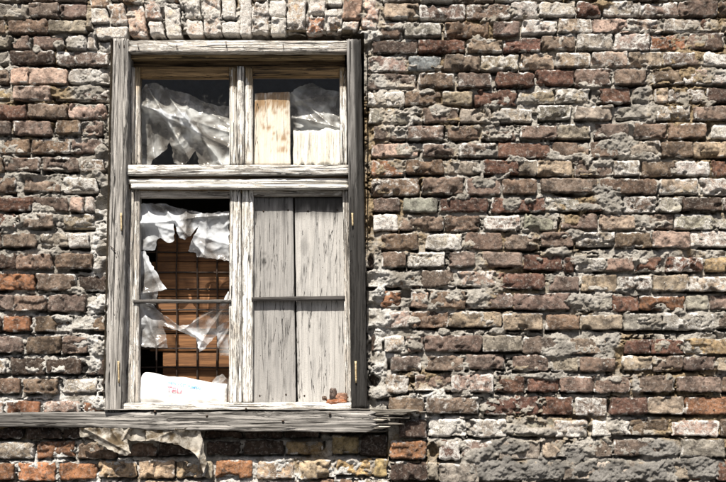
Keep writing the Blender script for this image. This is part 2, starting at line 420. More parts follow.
# the flat arch over the window: bricks on end, leaning outwards: x0 x1 (at mid height) y0 y1 lean colour
ARCH = [(128, 145, 6, 36, -4, 'pw'), (122, 138, -14, 4, -4, 'b'), (145, 160, -12, 20, -3.5, 'mw'), (149.5, 164, 22, 36, -2, 'pw'), (165, 180, 4, 36, -2.5, 'ww'), (166, 178, -14, 2, -2, 'b'),
        (184, 199, -12, 18, -2, 'ww'), (187, 203, 20.5, 36, -1, 'pw'), (203.5, 220, -12, 34, -1.5, 'pw'), (222, 235, -12, 19, -1, 'ww'), (223, 239, 22, 35, -.5, 'ww'),
        (240.5, 251, -12, 36, 0, 'pw'), (252, 268, 2, 33, 0, 'mw'), (253, 266, -14, 0, 0, 'w'), (270, 286, 1, 17, .5, 'ww'), (271, 286, 18.5, 34, .5, 'ww'), (287.5, 305.5, -12, 30, 1, 'tw'),
        (309, 325, -12, 14.5, 1.5, 'pw'), (307, 323, 18, 33, 1, 'ow'), (327, 342, 9, 32, 1.5, 'bw'), (328, 343, -14, 6, 1.5, 'ww'), (344, 362, -12, 19.5, 2.5, 'm'), (342.5, 358, 22, 30, 1.5, 'pw'),
        (364, 379, -12, 29, 4, 'pw'), (92, 108, 9, 24, -2, 'ww'), (109, 126, 3, 25, -5, 'mw'), (96, 128, 27, 38, 0, 'ww'), (90, 108, -14, 7, -3, 'm'), (110, 122, -14, 0, -4, 'm')]
PAL = {'r': (0.190, 0.095, 0.066), 'd': (0.095, 0.063, 0.048), 'm': (0.250, 0.184, 0.148), 'b': (0.235, 0.165, 0.115), 't': (0.37, 0.295, 0.215),
       'g': (0.31, 0.282, 0.235), 'w': (0.46, 0.41, 0.36), 'p': (0.43, 0.315, 0.26), 'o': (0.36, 0.17, 0.085), 'y': (0.36, 0.275, 0.145),
       's': (0.225, 0.26, 0.265), 'e': (0.25, 0.255, 0.205)}
for _k, _c in PAL.items():
    _l = sum(_c) / 3; PAL[_k] = tuple(max(0.01, (_l + (0.90 if _k in 'osy' else 0.90) * (x - _l)) * (0.70 if _k in 'drmbo' else 0.90)) for x in _c)
rng = random.Random(11)
rects = []                                            # px x0 y0 x1 y1 code seq
for fi, ((ox, oy, sc), rows) in enumerate(FIELDS):
    for (y0, y1, txt) in rows:
        for it in txt.split(','):
            a, b, code = it.split(); a = int(a); b = int(b)
            r = dict(x0=ox + a / sc, x1=ox + b / sc, y0=oy + y0 / sc, y1=oy + y1 / sc, c=code, ls=(a == -20 and ox > 0), f=fi)
            if ox == 0 and a == -20: r['x0'] = -13
            if ox == 530 and b == 740: r['x1'] = 739
            if ox == 530:                             # joins the brick already measured in the neighbouring field
                dup = None
                for q in rects:
                    if q['f'] != fi and 345 < q['x0'] and abs((q['y0'] + q['y1']) - (r['y0'] + r['y1'])) < 14:
                        ov = min(q['x1'], r['x1']) - max(q['x0'], r['x0'])
                        if ov > 0.3 * min(q['x1'] - q['x0'], r['x1'] - r['x0']) or (ov > 1 and q['x1'] > 552): dup = q; break
                if dup is not None:
                    if r['ls']: r['x0'] = dup['x0']; r['y0'] = (r['y0'] + dup['y0']) / 2; r['y1'] = (r['y1'] + dup['y1']) / 2
                    rects.remove(dup)
            rects.append(r)
for (x0, x1, y0, y1, ln, code) in ARCH:
    rects.append(dict(x0=x0, x1=x1, y0=y0, y1=y1, c=code, lean=ln, f=-1))
rects = [r for r in rects if r['x1'] - r['x0'] > 3 and r['y1'] - r['y0'] > 3]
for i, a in enumerate(rects):                         # neighbours may touch but not overlap
    for b in rects[i + 1:]:
        ox = min(a['x1'], b['x1']) - max(a['x0'], b['x0']); oy = min(a['y1'], b['y1']) - max(a['y0'], b['y0'])
        if ox > 0 and oy > 0 and not (a['f'] == -1 and b['f'] == -1):
            if ox < oy:
                l, r = (a, b) if a['x0'] + a['x1'] < b['x0'] + b['x1'] else (b, a)
                m = (max(a['x0'], b['x0']) + min(a['x1'], b['x1'])) / 2; l['x1'] = m - .6; r['x0'] = m + .6
            else:
                t, u = (a, b) if a['y0'] + a['y1'] < b['y0'] + b['y1'] else (b, a)
                m = (max(a['y0'], b['y0']) + min(a['y1'], b['y1'])) / 2; t['y1'] = m - .5; u['y0'] = m + .5
rects = [r for r in rects if r['x1'] - r['x0'] > 4 and r['y1'] - r['y0'] > 4]
for r in rects:                                       # worn bricks are a little lower than their course
    if r['f'] != -1 and r['y1'] - r['y0'] > 12: r['y0'] += rng.uniform(0, 1.3); r['y1'] -= rng.uniform(0, 1.5)

def brick_shape(q, seed, proud, code, res=0.0048, chip=1.0):
    """q: four wall corners (x, z) bl br tr tl. Returns verts, faces, colours"""
    q = np.asarray(q); rr = random.Random(seed)
    w = np.linalg.norm(q[1] - q[0]); h = np.linalg.norm(q[3] - q[0])
    nu = max(3, int(w / res) + 1); nv = max(3, int(h / res) + 1)
    U, V = np.meshgrid(np.linspace(-1, 1, nu), np.linspace(-1, 1, nv), indexing='ij')
    px, pz = U * w / 2, V * h / 2
    r = min(rr.uniform(0.004, 0.014), h * .35, w * .35)
    qx = np.maximum(np.abs(px) - (w / 2 - r), 0); qz = np.maximum(np.abs(pz) - (h / 2 - r), 0)
    L = np.hypot(qx, qz); s = np.where(L > r, r / np.maximum(L, 1e-9), 1)
    px = np.sign(px) * (np.minimum(np.abs(px), w / 2 - r) + qx * s); pz = np.sign(pz) * (np.minimum(np.abs(pz), h / 2 - r) + qz * s)
    u2, v2 = px / w + .5, pz / h + .5
    X = (q[0, 0] * (1 - u2) + q[1, 0] * u2) * (1 - v2) + (q[3, 0] * (1 - u2) + q[2, 0] * u2) * v2
    Z = (q[0, 1] * (1 - u2) + q[1, 1] * u2) * (1 - v2) + (q[3, 1] * (1 - u2) + q[2, 1] * u2) * v2
    e = np.minimum(w / 2 - np.abs(px), h / 2 - np.abs(pz))           # distance to the rim
    ew = 1 - sstep(0, 0.02, e)
    ej = rr.uniform(.005, .0095)
    X, Z2 = X + ew * ej * fbm(X * 36, Z * 36, 4, seed, .62), Z + ew * ej * fbm(X * 36 + 9, Z * 36, 4, seed + 5, .62)
    out = proud + U * rr.uniform(-.004, .004) + V * rr.uniform(-.004, .004)
    out = out + rr.uniform(.003, .0065) * fbm(X * 30, Z * 30, 5, seed + 9, .62)
    out = out - (1 - sstep(0, rr.uniform(.003, .010), e)) * rr.uniform(.003, .007)
    cn = fbm(X * 17, Z * 17, 3, seed + 21)
    out = out - chip * sstep(0.16, 0.34, cn) * (0.004 + 0.018 * (1 - sstep(0, 0.03, e)))
    sp = fbm(X * 9 + 3.3, Z * 13, 4, seed + 51, .6); out = out - rr.choice([0, 0, .004, .008]) * sstep(0.02, 0.07, sp)   # spalled part of the face
    pn = vnoise(X * 90, Z * 90, seed + 31); out = out - 0.004 * sstep(0.55, 0.9, pn) * rr.uniform(0.2, 1)
    v = np.stack([X, -out, Z2], -1).reshape(-1, 3)
    f = grid_faces(nu, nv)
    bd = border(nu, nv)
    sk = v[bd].copy(); cx, cz = q[:, 0].mean(), q[:, 1].mean()
    sk[:, 1] = 0.07; sk[:, 0] = cx + (sk[:, 0] - cx) * .985; sk[:, 2] = cz + (sk[:, 2] - cz) * .985
    n0 = len(v); nb = len(bd); k = np.arange(nb)
    sf = np.stack([bd[k], n0 + k, n0 + (k + 1) % nb, bd[(k + 1) % nb]], -1)
    v = np.concatenate([v, sk]); f = np.concatenate([f, sf])
    # outward winding: front faces toward -Y
    base = np.array(PAL[code[0]]) * rr.uniform(.82, 1.18) * np.array([rr.uniform(.95, 1.06), 1, rr.uniform(.94, 1.05)])
    lime = 0.22 + rr.uniform(-.1, .12) + 0.30 * code[1:].count('w') + (0.12 if code[0] in 'w' else 0) + (0.05 if code[0] in 'pt' else 0) - (0.12 if code[0] in 'd' else 0)
    col = np.tile(np.array([*base, max(0, lime)]), (len(v), 1))
    rim = (1 - sstep(0, .014, e)) * sstep(-.2, .5, fbm(X * 26, Z * 26, 3, seed + 41))          # mortar still stuck to the edges
    col[:n0, 3] += .55 * rim.ravel()
    return v, f, col

def corners(r):
    l = r.get('lean', 0) / 2
    p = [P(r['x0'] - l, r['y1']), P(r['x1'] - l, r['y1']), P(r['x1'] + l, r['y0']), P(r['x0'] + l, r['y0'])]
    j = 0.0034
    return [(a[0] + rng.uniform(-j, j), a[2] + rng.uniform(-j, j)) for a in p]
wall = tag(empty('brick_wall', (0, 0, 0)), 'old exposed brick wall with crumbling patchy mortar around the window', 'wall')
def vis_area(r):
    return max(0, min(r['x1'], 726) - max(r['x0'], 0)) * max(0, min(r['y1'], 482) - max(r['y0'], 0))
# the smears of grey render laid over the bricks, and the deep open joints: x y rx ry (photograph pixels)
SMEAR = [(620, 145, 15, 11), (642, 156, 15, 5), (612, 200, 13, 13), (590, 208, 10, 5), (560, 157, 15, 4), (603, 187, 10, 5), (585, 190, 14, 4), (560, 251, 16, 6), (582, 262, 13, 5),
         (626, 292, 11, 4), (560, 352, 22, 7), (606, 356, 8, 11), (612, 340, 8, 8), (510, 447, 22, 9), (498, 468, 30, 12), (545, 470, 26, 13), (600, 472, 28, 11), (662, 450, 24, 9), (650, 472, 32, 10), (700, 466, 26, 14),
         (440, 112, 9, 6), (428, 94, 8, 4), (490, 150, 11, 6), (478, 168, 8, 4), (500, 178, 10, 4), (466, 195, 6, 5), (512, 203, 12, 6), (440, 308, 9, 4), (449, 329, 5, 4), (500, 332, 9, 4), (497, 105, 14, 5), (500, 115, 9, 4),
         (56, 250, 7, 6), (75, 290, 11, 5), (96, 303, 9, 8), (97, 262, 5, 6), (97, 347, 7, 7), (80, 42, 12, 8), (60, 46, 5, 6), (366, 36, 12, 7), (37, 50, 5, 4), (415, 408, 10, 4), (440, 402, 14, 5), (432, 395, 9, 5), (377, 395, 10, 6),
         (590, 85, 18, 4), (640, 92, 8, 6), (570, 300, 14, 5), (520, 160, 9, 5), (575, 235, 14, 5), (545, 430, 16, 6), (515, 430, 14, 6), (480, 455, 12, 8), (575, 455, 12, 6), (412, 347, 9, 4), (416, 322, 8, 4), (380, 292, 8, 7), (384, 320, 6, 8),
         (650, 182, 10, 6), (690, 205, 10, 5), (478, 300, 9, 3), (545, 375, 20, 4), (640, 385, 6, 8), (672, 380, 4, 8), (103, 178, 5, 8), (104, 150, 5, 6), (100, 405, 12, 6), (60, 320, 10, 3)]
HOLES = [(406, 294, 8, 6), (372, 306, 9, 4), (101, 203, 9, 7), (96, 217, 4, 4), (103, 251, 6, 5), (77, 272, 2.2, 2.2), (71, 320, 1.8, 4), (433, 451, 4.5, 8), (413, 380, 8, 4), (478, 408, 4, 7), (589, 425, 3, 10), (608, 406, 2.4, 8), (614, 447, 2, 9),
         (477, 104, 9, 3.5), (462, 141, 10, 3), (672, 93, 2.5, 8), (12, 46, 2.6, 9), (31, 45, 2.2, 9), (4, 65, 5, 4), (5, 84, 5, 4), (86, 31, 6, 4), (27, 33, 2, 7), (67, 73, 2, 7), (536, 70, 2.5, 9), (108, 168, 6, 5), (84, 368, 2.6, 5), (6, 375, 6, 3), (60, 384, 2, 5),
         (556, 130, 2, 6), (708, 128, 3, 8), (688, 300, 2, 6), (652, 345, 2, 7), (520, 226, 3, 6), (373, 225, 5, 12), (372, 262, 4, 10), (372, 345, 4, 20), (374, 380, 4, 10), (374, 195, 4, 12), (418, 44, 2, 6), (650, 53, 10, 2.5), (553, 84, 6, 2.5),
         (560, 32, 10, 2.5), (625, 50, 9, 2.5), (715, 90, 6, 3), (700, 155, 14, 2.6), (640, 415, 12, 2.6), (580, 417, 10, 2.6), (620, 438, 10, 2.8), (700, 285, 5, 6), (655, 215, 8, 2.6), (385, 400, 9, 2.5), (416, 200, 4, 2.5), (422, 185, 1.8, 8),
         (447, 50, 9, 2.2), (510, 65, 2, 7), (462, 36, 9, 2.6), (420, 258, 4, 2.6), (452, 250, 2.5, 3), (96, 130, 3, 3), (52, 128, 2.5, 5), (67, 112, 2, 6), (50, 98, 8, 2.2), (27, 114, 1.8, 6), (75, 155, 10, 2.4), (600, 12, 6, 2.2), (640, 15, 9, 2.2)]
def smear_at(px, py):
    return max([1 - math.hypot((px - a) / c, (py - b) / d) for a, b, c, d in SMEAR])
rects.sort(key=lambda r: -vis_area(r))
stuff = Mesh()
for i, r in enumerate(rects):
    cx, cy = (r['x0'] + r['x1']) / 2, (r['y0'] + r['y1']) / 2
    proud = rng.uniform(0.002, 0.021)
    if r['f'] == -1: proud = rng.uniform(0.006, 0.02)
    if smear_at(cx, cy) > 0.1: proud = rng.uniform(0.0, 0.007)
    near = (cx < 112 or cx > 362) and min(abs(r['x1'] - 108), abs(r['x0'] - 366)) < 14 and 40 < cy < 410
    if near: proud = rng.uniform(-0.016, 0.002)
    if r['c'] == 'd' and 395 > cx > 360: proud = -0.035
    if cy > 425 and cx < 390: proud = rng.uniform(-0.012, 0.002)
    if cy > 425 and 130 < cx < 390 and cy < 458: proud = rng.uniform(-0.035, -0.02) - (.03 if cy < 441 else 0)
    v, f, col = brick_shape(corners(r), 1000 + i, proud, r['c'], chip=rng.choice([.3, .5, 1, 1, 1.5]))
    r['proud'] = proud
    if cy > 452 and cx < 390: col[:, :3] *= (1.35, 1.3, 1.2)
    if r['f'] == -1: col[:, :3] *= (1.85, 1.75, 1.6); col[:, 3] += .14 * (150 < cx < 350)
    if i < 300 and vis_area(r) > 40:
        build('brick', v, f, M['brick'], wall, {'bcol': col})
    else:
        stuff.add(v, f, bcol=col)

# ------------------------------------------------------------------ mortar bed: one rough sheet in which the bricks sit
HOLE = (110.0, 364.0, 33.0, 420.0)                    # window opening in photograph pixels
TL, BR = P(-14, -14), P(740, 496)
X0, X1, Z1, Z0 = TL[0] + .02, BR[0], TL[2], BR[2]
X0, X1 = min(P(-14, -14)[0], P(-14, 496)[0]), max(P(740, -14)[0], P(740, 496)[0])
STEP = 0.0036
nx, nz = int((X1 - X0) / STEP) + 1, int((Z1 - Z0) / STEP) + 1
gx = np.linspace(X0, X1, nx); gz = np.linspace(Z0, Z1, nz)
GX, GZ = np.meshgrid(gx, gz, indexing='ij')
# wall point -> photograph pixel
dy = 0 - CAM[1]; fz = GZ - CAM[2]
dep = dy * CP + fz * SP; upc = -dy * SP + fz * CP
PX = 363 + FPX * GX / dep; PY = 241 - FPX * upc / dep
din = np.full(GX.shape, -9.0); under = np.full(GX.shape, 99.0); side = np.full(GX.shape, 99.0)
for r in rects:
    m = 8
    a = max(0, int((P(r['x0'] - m, 241)[0] - X0) / STEP) - 6); b = min(nx, int((P(r['x1'] + m, 241)[0] - X0) / STEP) + 8)
    c = max(0, int((P(363, r['y1'] + m)[2] - Z0) / STEP) - 3); d = min(nz, int((P(363, r['y0'] - m)[2] - Z0) / STEP) + 4)
    if a >= b or c >= d: continue
    sx, sy = PX[a:b, c:d], PY[a:b, c:d]
    l = r.get('lean', 0) * ((r['y0'] + r['y1']) / 2 - sy) / max(1, r['y1'] - r['y0'])
    ddx = np.minimum(sx - l - r['x0'], r['x1'] + l - sx); ddy = np.minimum(sy - r['y0'], r['y1'] - sy)
    din[a:b, c:d] = np.maximum(din[a:b, c:d], np.minimum(ddx, ddy))
    below = np.where((ddx > -0.5) & (sy > r['y1'] - 1), sy - r['y1'], 99.0)
    under[a:b, c:d] = np.minimum(under[a:b, c:d], below)
    beside = np.where((ddy > 0) & (sx - l > r['x1'] - 1), sx - l - r['x1'], 99.0)
    side[a:b, c:d] = np.minimum(side[a:b, c:d], beside)
q = fbm(GX * 5.5, GZ * 9, 4, 41)
rough = fbm(GX * 60, GZ * 60, 4, 43, .68) + .25 * (1 - 3 * np.abs(fbm(GX * 48, GZ * 70, 3, 44, .6)))
lump = fbm(GX * 24, GZ * 24, 3, 47)
H = -0.011 + 0.018 * q + 0.009 * rough + 0.012 * lump
ju = fbm(GX * 11, GZ * 18, 3, 49)
H -= (1 - sstep(1.0, 3.2, under + .8 * rough)) * (0.008 + 0.052 * sstep(-0.2, 0.2, ju))            # gaps left under the bricks
gapw = 1.0 + 2.2 * sstep(0.0, .5, ju)
H -= (1 - sstep(gapw, gapw + 1.6, under + .8 * rough)) * 0.034 * sstep(-.05, .3, ju)
ck = np.abs(fbm(GX * 13, GZ * 21, 4, 52, .6)); H -= 0.040 * (1 - sstep(.02, .07, ck)) * (1 - sstep(-.6, .8, din)) * sstep(.1, .4, fbm(GX * 4, GZ * 6, 3, 58) + .25)   # cracks through the joints
H -= (1 - sstep(0.8, 2.6, side + .6 * rough)) * 0.045 * sstep(0.12, 0.4, fbm(GX * 8, GZ * 13, 3, 50))   # open upright joints
H += sstep(0.18, 0.5, q) * 0.011
sm = np.full(GX.shape, -9.0)
wob = 0.42 * fbm(GX * 20, GZ * 24, 5, 53, .6)
PXW = PX + 9 * fbm(GX * 9, GZ * 9, 3, 54); PYW = PY + 6 * fbm(GX * 9, GZ * 9, 3, 55)
for (a, b, c, d) in SMEAR:
    sm = np.maximum(sm, 1 - np.hypot((PXW - a) / (c * 1.15), (PYW - b) / (d * 1.15)))
S = sstep(-0.18, 0.42, sm + wob)
S2 = sstep(0.24, 0.46, fbm(GX * 9, GZ * 15, 5, 59, .62)) * sstep(375, 395, PX)                        # small smears everywhere
H = H * (1 - S) + S * (0.011 + (0.011 + 0.012 * sstep(420, 450, PY)) * lump + 0.011 * rough)
H = np.where(S2 > 0, np.maximum(H, H * (1 - S2) + S2 * (0.010 + 0.010 * lump + 0.009 * rough)), H)
hm = np.full(GX.shape, -9.0)
PXH = PX + 4.5 * fbm(GX * 26, GZ * 26, 3, 56); PYH = PY + 3.0 * fbm(GX * 26, GZ * 26, 3, 57)
for (a, b, c, d) in HOLES:
    hm = np.maximum(hm, 1 - np.hypot((PXH - a) / c, (PYH - b) / d))
Hh = sstep(0.0, 0.35, hm + 0.2 * fbm(GX * 40, GZ * 40, 3, 61))
H = H * (1 - Hh) + Hh * (-0.055)
# broken edge beside the window frame
dfr = np.maximum(np.maximum(107 - PX, PX - 367), np.maximum(36 - PY, PY - 430))
fr = 1 - sstep(0, 9, dfr + 5 * fbm(GX * 20, GZ * 20, 3, 67))
H = H - fr * (0.020 + 0.018 * fbm(GX * 14, GZ * 14, 3, 71))
H = np.where((PY > 428) & (PX < 388), H - 0.012, H)
H = np.where((PY > 428) & (PY < 458) & (PX > 130) & (PX < 388), np.minimum(H - 0.012, -0.045) - .03 * (PY < 441), H)
# colour: grey render, tan old mortar, white lime
tan = sstep(-0.05, 0.35, fbm(GX * 4.2, GZ * 5, 4, 73) + 0.25 * rough - 0.02 - 0.5 * ((PX < 110) & (PY > 160) & (PY < 420))) * (1 - np.maximum(S, S2 * .8))
tan = np.maximum(tan, 0.8 * ((PY < 40) & (PX > 85) & (PX < 385)) * sstep(-.3, .3, lump) * (1 - S))
wf = np.zeros(GX.shape)
for (a, b, c, d, s) in [(100, 300, 14, 130, 1.0), (60, 405, 75, 26, 1.0), (430, 410, 32, 30, 1.0), (380, 330, 16, 80, .9), (100, 55, 26, 30, .9), (240, 20, 150, 34, .75), (368, 36, 16, 16, 1), (60, 470, 110, 26, .9), (300, 474, 120, 22, .9), (40, 345, 80, 50, .5), (400, 90, 30, 60, .45), (560, 30, 60, 25, .4)]:
    wf = np.maximum(wf, s * (1 - sstep(.55, 1.15, np.hypot((PX - a) / c, (PY - b) / d))))
white = np.clip(wf * sstep(-0.5, 0.25, lump + .4 * rough), 0, 1)
cement = S * sstep(440, 500, PX + 8 * q) * sstep(425, 448, PY + 30 * q) + .45 * S * (PX > 480) * sstep(-.2, .3, q)
mc = np.stack([np.clip(tan, 0, 1), white, np.clip(cement, 0, 1), np.ones_like(tan)], -1).reshape(-1, 4)
V = np.stack([GX + 0.0012 * fbm(GX * 90, GZ * 90, 2, 77), -H, GZ + 0.0012 * fbm(GX * 90, GZ * 90, 2, 79)], -1).reshape(-1, 3)
F = grid_faces(nx, nz)
cxp = PX.reshape(-1)[F].mean(1); cyp = PY.reshape(-1)[F].mean(1)
F = F[~((cxp > HOLE[0]) & (cxp < HOLE[1]) & (cyp > HOLE[2]) & (cyp < HOLE[3]))]
F = F[:, ::-1] if False else F
build('mortar', V, F, M['mortar'], wall, {'mcol': mc}, origin=np.zeros(3))

# the wall goes on beyond the frame: plain courses down to the ground and to both sides
WX0, WX1, WZ1 = -4.2, 4.2, 4.6
crs = 0.0795
zc = 0.02
while zc < WZ1 - crs:
    z0, z1 = zc, zc + 0.064
    x = WX0 + rng.uniform(0, .12)
    while x < WX1 - .1:
        w = rng.uniform(.14, .17) if rng.random() < .85 else rng.uniform(.07, .1)
        segs = [(x, min(x + w, WX1))]
        zm = (z0 + z1) / 2
        if z1 > Z0 and z0 < Z1: segs = [(max(a, WX0), min(b, X0 - .004)) for a, b in segs if a < X0 - .03] + [(max(a, X1 + .004), b) for a, b in segs if b > X1 + .03]
        for a, b in segs:
            if b - a < .03: continue
            za, zb = z0, z1
            if a < X1 and b > X0:
                if z0 < Z0 < z1: zb = Z0 - .004
                if z0 < Z1 < z1: za = Z1 + .004
            if zb - za < .02: continue
            v, f, col = brick_shape([(a, za), (b, za), (b, zb), (a, zb)], rng.randrange(10 ** 6), rng.uniform(.004, .014),
                                    rng.choice(['m', 'm', 'b', 'b', 'r', 't', 'g', 'mw', 'tw', 'p', 'd']), res=0.026)
            stuff.add(v, f, bcol=col)
        x += w + rng.uniform(.008, .016)
    zc += crs
o = stuff.build('brickwork', M['brick'], wall, origin=np.zeros(3)); o['kind'] = 'stuff'
ext = Mesh()
for (a, b, c, d) in [(WX0, X0, 0, WZ1), (X1, WX1, 0, WZ1), (X0, X1, 0, Z0), (X0, X1, Z1, WZ1)]:
    n1, n2 = max(2, int((b - a) / .02)), max(2, int((d - c) / .02))
    ex, ez = np.meshgrid(np.linspace(a, b, n1), np.linspace(c, d, n2), indexing='ij')
    hh = -0.008 + .012 * fbm(ex * 6, ez * 9, 3, 91) + .006 * fbm(ex * 24, ez * 24, 2, 92)
    cc = np.stack([sstep(-.1, .4, fbm(ex * 4, ez * 5, 3, 93)), 0 * ex, 0 * ex, 0 * ex + 1], -1).reshape(-1, 4)
    ext.add(np.stack([ex, -hh, ez], -1).reshape(-1, 3), grid_faces(n1, n2), mcol=cc)
ext.build('mortar', M['mortar'], wall, origin=np.zeros(3))
# masonry behind the face: the sides of the opening and the room it looks into
RV = 0.42
a, b, c, d = P(HOLE[0] - 3, 220)[0], P(HOLE[1] + 3, 220)[0], P(230, HOLE[3] + 3)[2], P(230, HOLE[2] - 3)[2]
rv = [(x, y, z) for y in (-0.001, RV) for (x, z) in ((a, c), (b, c), (b, d), (a, d))]
mo = build('reveal', rv, [(i, (i + 1) % 4, 4 + (i + 1) % 4, 4 + i) for i in range(4)], M['mortar'], wall,
           {'mcol': np.tile([0.6, 0.0, 0, 1.0], (8, 1))}, smooth=False)
rm = [(x, y, z) for y in (RV, 3.2) for (x, z) in ((-3, .3), (1.6, .3), (1.6, 3.6), (-3, 3.6))] + [(x, RV, z) for (x, z) in ((a, c), (b, c), (b, d), (a, d))]
rf = [(i, (i + 1) % 4, 4 + (i + 1) % 4, 4 + i) for i in range(4)] + [(4, 5, 6, 7)] + [(i, (i + 1) % 4, 8 + (i + 1) % 4, 8 + i) for i in range(4)]
tag(build('room', rm, rf, M['room'], smooth=False), kind='structure')

# ------------------------------------------------------------------ timber
def board(mb, quad, front, thick, col, paint, grain, seed=0, res=0.0045, nib=0.002, groove=0.0016, colfn=None, endrag=0.0, streak=1.0, bow=None):
    """a weathered board: quad = photograph corners tl tr br bl of its front, front = depth of that face"""
    tl, tr, br, bl = [P(x, y, front) for x, y in quad]
    w = max(np.linalg.norm(tr - tl), np.linalg.norm(br - bl)); h = max(np.linalg.norm(bl - tl), np.linalg.norm(br - tr))
    ru, rv_ = (res, res * 3) if grain == 0 else (res * 3, res)
    nu, nv = max(4, int(w / ru) + 1), max(4, int(h / rv_) + 1)
    U, Vv = np.meshgrid(np.linspace(0, 1, nu), np.linspace(0, 1, nv), indexing='ij')
    pts = (tl * (1 - U)[..., None] + tr * U[..., None]) * (1 - Vv)[..., None] + (bl * (1 - U)[..., None] + br * U[..., None]) * Vv[..., None]
    X, Y, Z = pts[..., 0].copy(), pts[..., 1].copy(), pts[..., 2].copy()
    al, ac = (Z, X) if grain == 0 else (X, Z)
    e = np.minimum(np.minimum(U, 1 - U) * w, np.minimum(Vv, 1 - Vv) * h)
    g1 = fbm(ac * 75, al * 4, 4, seed + 3, .6); g2 = fbm(ac * 22, al * 1.6, 3, seed + 5)
    Y = Y - groove * g1 - groove * .9 * g2
    crack = 1 - sstep(0.0, 0.025, np.abs(g2 - 0.18)); Y = Y + crack * groove * 1.6
    Y = Y + (1 - sstep(0, 0.006, e)) * 0.003 + (1 - sstep(0.0, .02, e)) * groove * sstep(0, .5, fbm(al * 22, ac * 22, 3, seed + 8)) * 2
    ew = 1 - sstep(0, .02, e)
    nX = X + ew * nib * fbm(al * 14, ac * 40, 3, seed + 11); nZ = Z + ew * nib * fbm(al * 14 + 5, ac * 40, 3, seed + 13)
    if endrag:                                        # splintered ends across the grain
        if grain == 0:
            nZ = nZ + (Vv < .5) * (1 - sstep(0, .06, Vv * h)) * endrag * fbm(X * (90 if streak > .5 else 24), X * 0, 4, seed + 17, .6)
            nZ = nZ + (Vv > .5) * (1 - sstep(0, .06, (1 - Vv) * h)) * endrag * fbm(X * 90, X * 0 + 3, 3, seed + 18)
        else:
            nX = nX + (U > .5) * (1 - sstep(0, .10, (1 - U) * w)) * endrag * fbm(Z * 90, Z * 0, 3, seed + 19)
    if bow is not None: Y = Y + bow(U, Vv)
    fv = np.stack([nX, Y, nZ], -1).reshape(-1, 3)
    bd = border(nu, nv); bk = fv[bd].copy(); bk[:, 1] = fv[bd][:, 1] * 0 + front + thick
    n0 = len(fv); nb = len(bd); k = np.arange(nb)
    f = np.concatenate([grid_faces(nu, nv)[:, ::-1], np.stack([bd[k], bd[(k + 1) % nb], n0 + (k + 1) % nb, n0 + k], -1)])
    v = np.concatenate([fv, bk])
    c4 = np.tile(np.array([*col, paint], float), (nu * nv, 1))
    if colfn is not None: c4 = colfn(U.ravel(), Vv.ravel(), c4, X.ravel(), Z.ravel())
    c4 = np.concatenate([c4, c4[bd]])
    # back closed by a fan of quads over the rim pairs
    mb.add(v, f, wcol=np.clip(c4, 0, 1), grain=np.full(len(v), float(grain)), streak=np.full(len(v), float(streak)))
    return mb
def one(name, parent, quad, front, thick, col, paint, grain, **kw):
    return board(Mesh(), quad, front, thick, col, paint, grain, **kw).build(name, M['wood'], parent)
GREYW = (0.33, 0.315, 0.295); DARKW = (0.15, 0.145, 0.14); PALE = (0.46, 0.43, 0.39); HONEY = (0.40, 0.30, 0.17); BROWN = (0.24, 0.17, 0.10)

win = tag(empty('casement_window', P(236, 404, 0.0)), 'weathered timber window frame with peeling white paint, partly boarded up', 'window')
one('jamb', win, [(113.2, 38), (128, 38.5), (121.5, 413), (104.6, 413)], -0.022, 0.12, (.31, .30, .285), 0.46, 0, seed=1, endrag=.006)
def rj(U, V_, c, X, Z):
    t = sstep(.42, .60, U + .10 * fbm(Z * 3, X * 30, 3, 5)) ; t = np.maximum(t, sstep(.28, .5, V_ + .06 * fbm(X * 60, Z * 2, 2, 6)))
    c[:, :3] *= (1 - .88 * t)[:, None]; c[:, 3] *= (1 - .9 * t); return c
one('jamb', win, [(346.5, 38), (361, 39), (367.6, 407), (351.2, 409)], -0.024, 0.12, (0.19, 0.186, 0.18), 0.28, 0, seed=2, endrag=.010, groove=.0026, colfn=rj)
one('head_rail', win, [(128.4, 40), (346.8, 40.5), (346.8, 51.6), (128.2, 51.8)], -0.018, 0.05, PALE, 0.62, 1, seed=3, groove=.0024)
one('head_lining', win, [(130, 53.5), (345, 54), (345, 58.5), (130, 58.5)], 0.045, 0.05, HONEY, 0.30, 1, seed=4)
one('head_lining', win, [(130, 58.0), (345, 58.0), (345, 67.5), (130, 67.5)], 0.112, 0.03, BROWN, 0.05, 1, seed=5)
# transom between the upper and the lower lights
one('transom', win, [(125.5, 164.8), (349, 164.8), (349, 174.4), (125, 174.6)], 0.000, 0.12, PALE, 0.70, 1, seed=6, groove=.002)
one('transom_moulding', win, [(127, 178.6), (348.5, 178.6), (348.5, 183.2), (127, 183.4)], 0.018, 0.10, PALE, 0.85, 1, seed=7, groove=.0008)
one('transom_moulding', win, [(131, 183.9), (348.5, 184.2), (348.5, 188.4), (131, 188.2)], 0.006, 0.10, PALE, 0.80, 1, seed=8, groove=.0012)
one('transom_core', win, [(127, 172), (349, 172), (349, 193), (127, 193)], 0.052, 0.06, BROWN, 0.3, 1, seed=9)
one('bottom_rail', win, [(120.8, 403.6), (352, 403.2), (352, 412.6), (120.5, 412.6)], 0.004, 0.10, PALE, 0.72, 1, seed=10, groove=.002)
one('post', win, [(237, 66), (243.4, 66), (243.6, 165.2), (237, 165.2)], 0.056, 0.07, PALE, 0.72, 0, seed=11)
one('stop_strip', win, [(130, 67), (134, 67), (133, 165.2), (128, 165.2)], 0.045, 0.05, PALE, 0.5, 0, seed=12)
def honey_top(U, V_, c, X, Z):
    t = (1 - sstep(.02, .38, V_)) ; c[:, :3] = c[:, :3] * (1 - t)[:, None] + np.array(HONEY)[None] * t[:, None]; c[:, 3] -= .28 * t; return c  # fades to honey with less paint towards the top
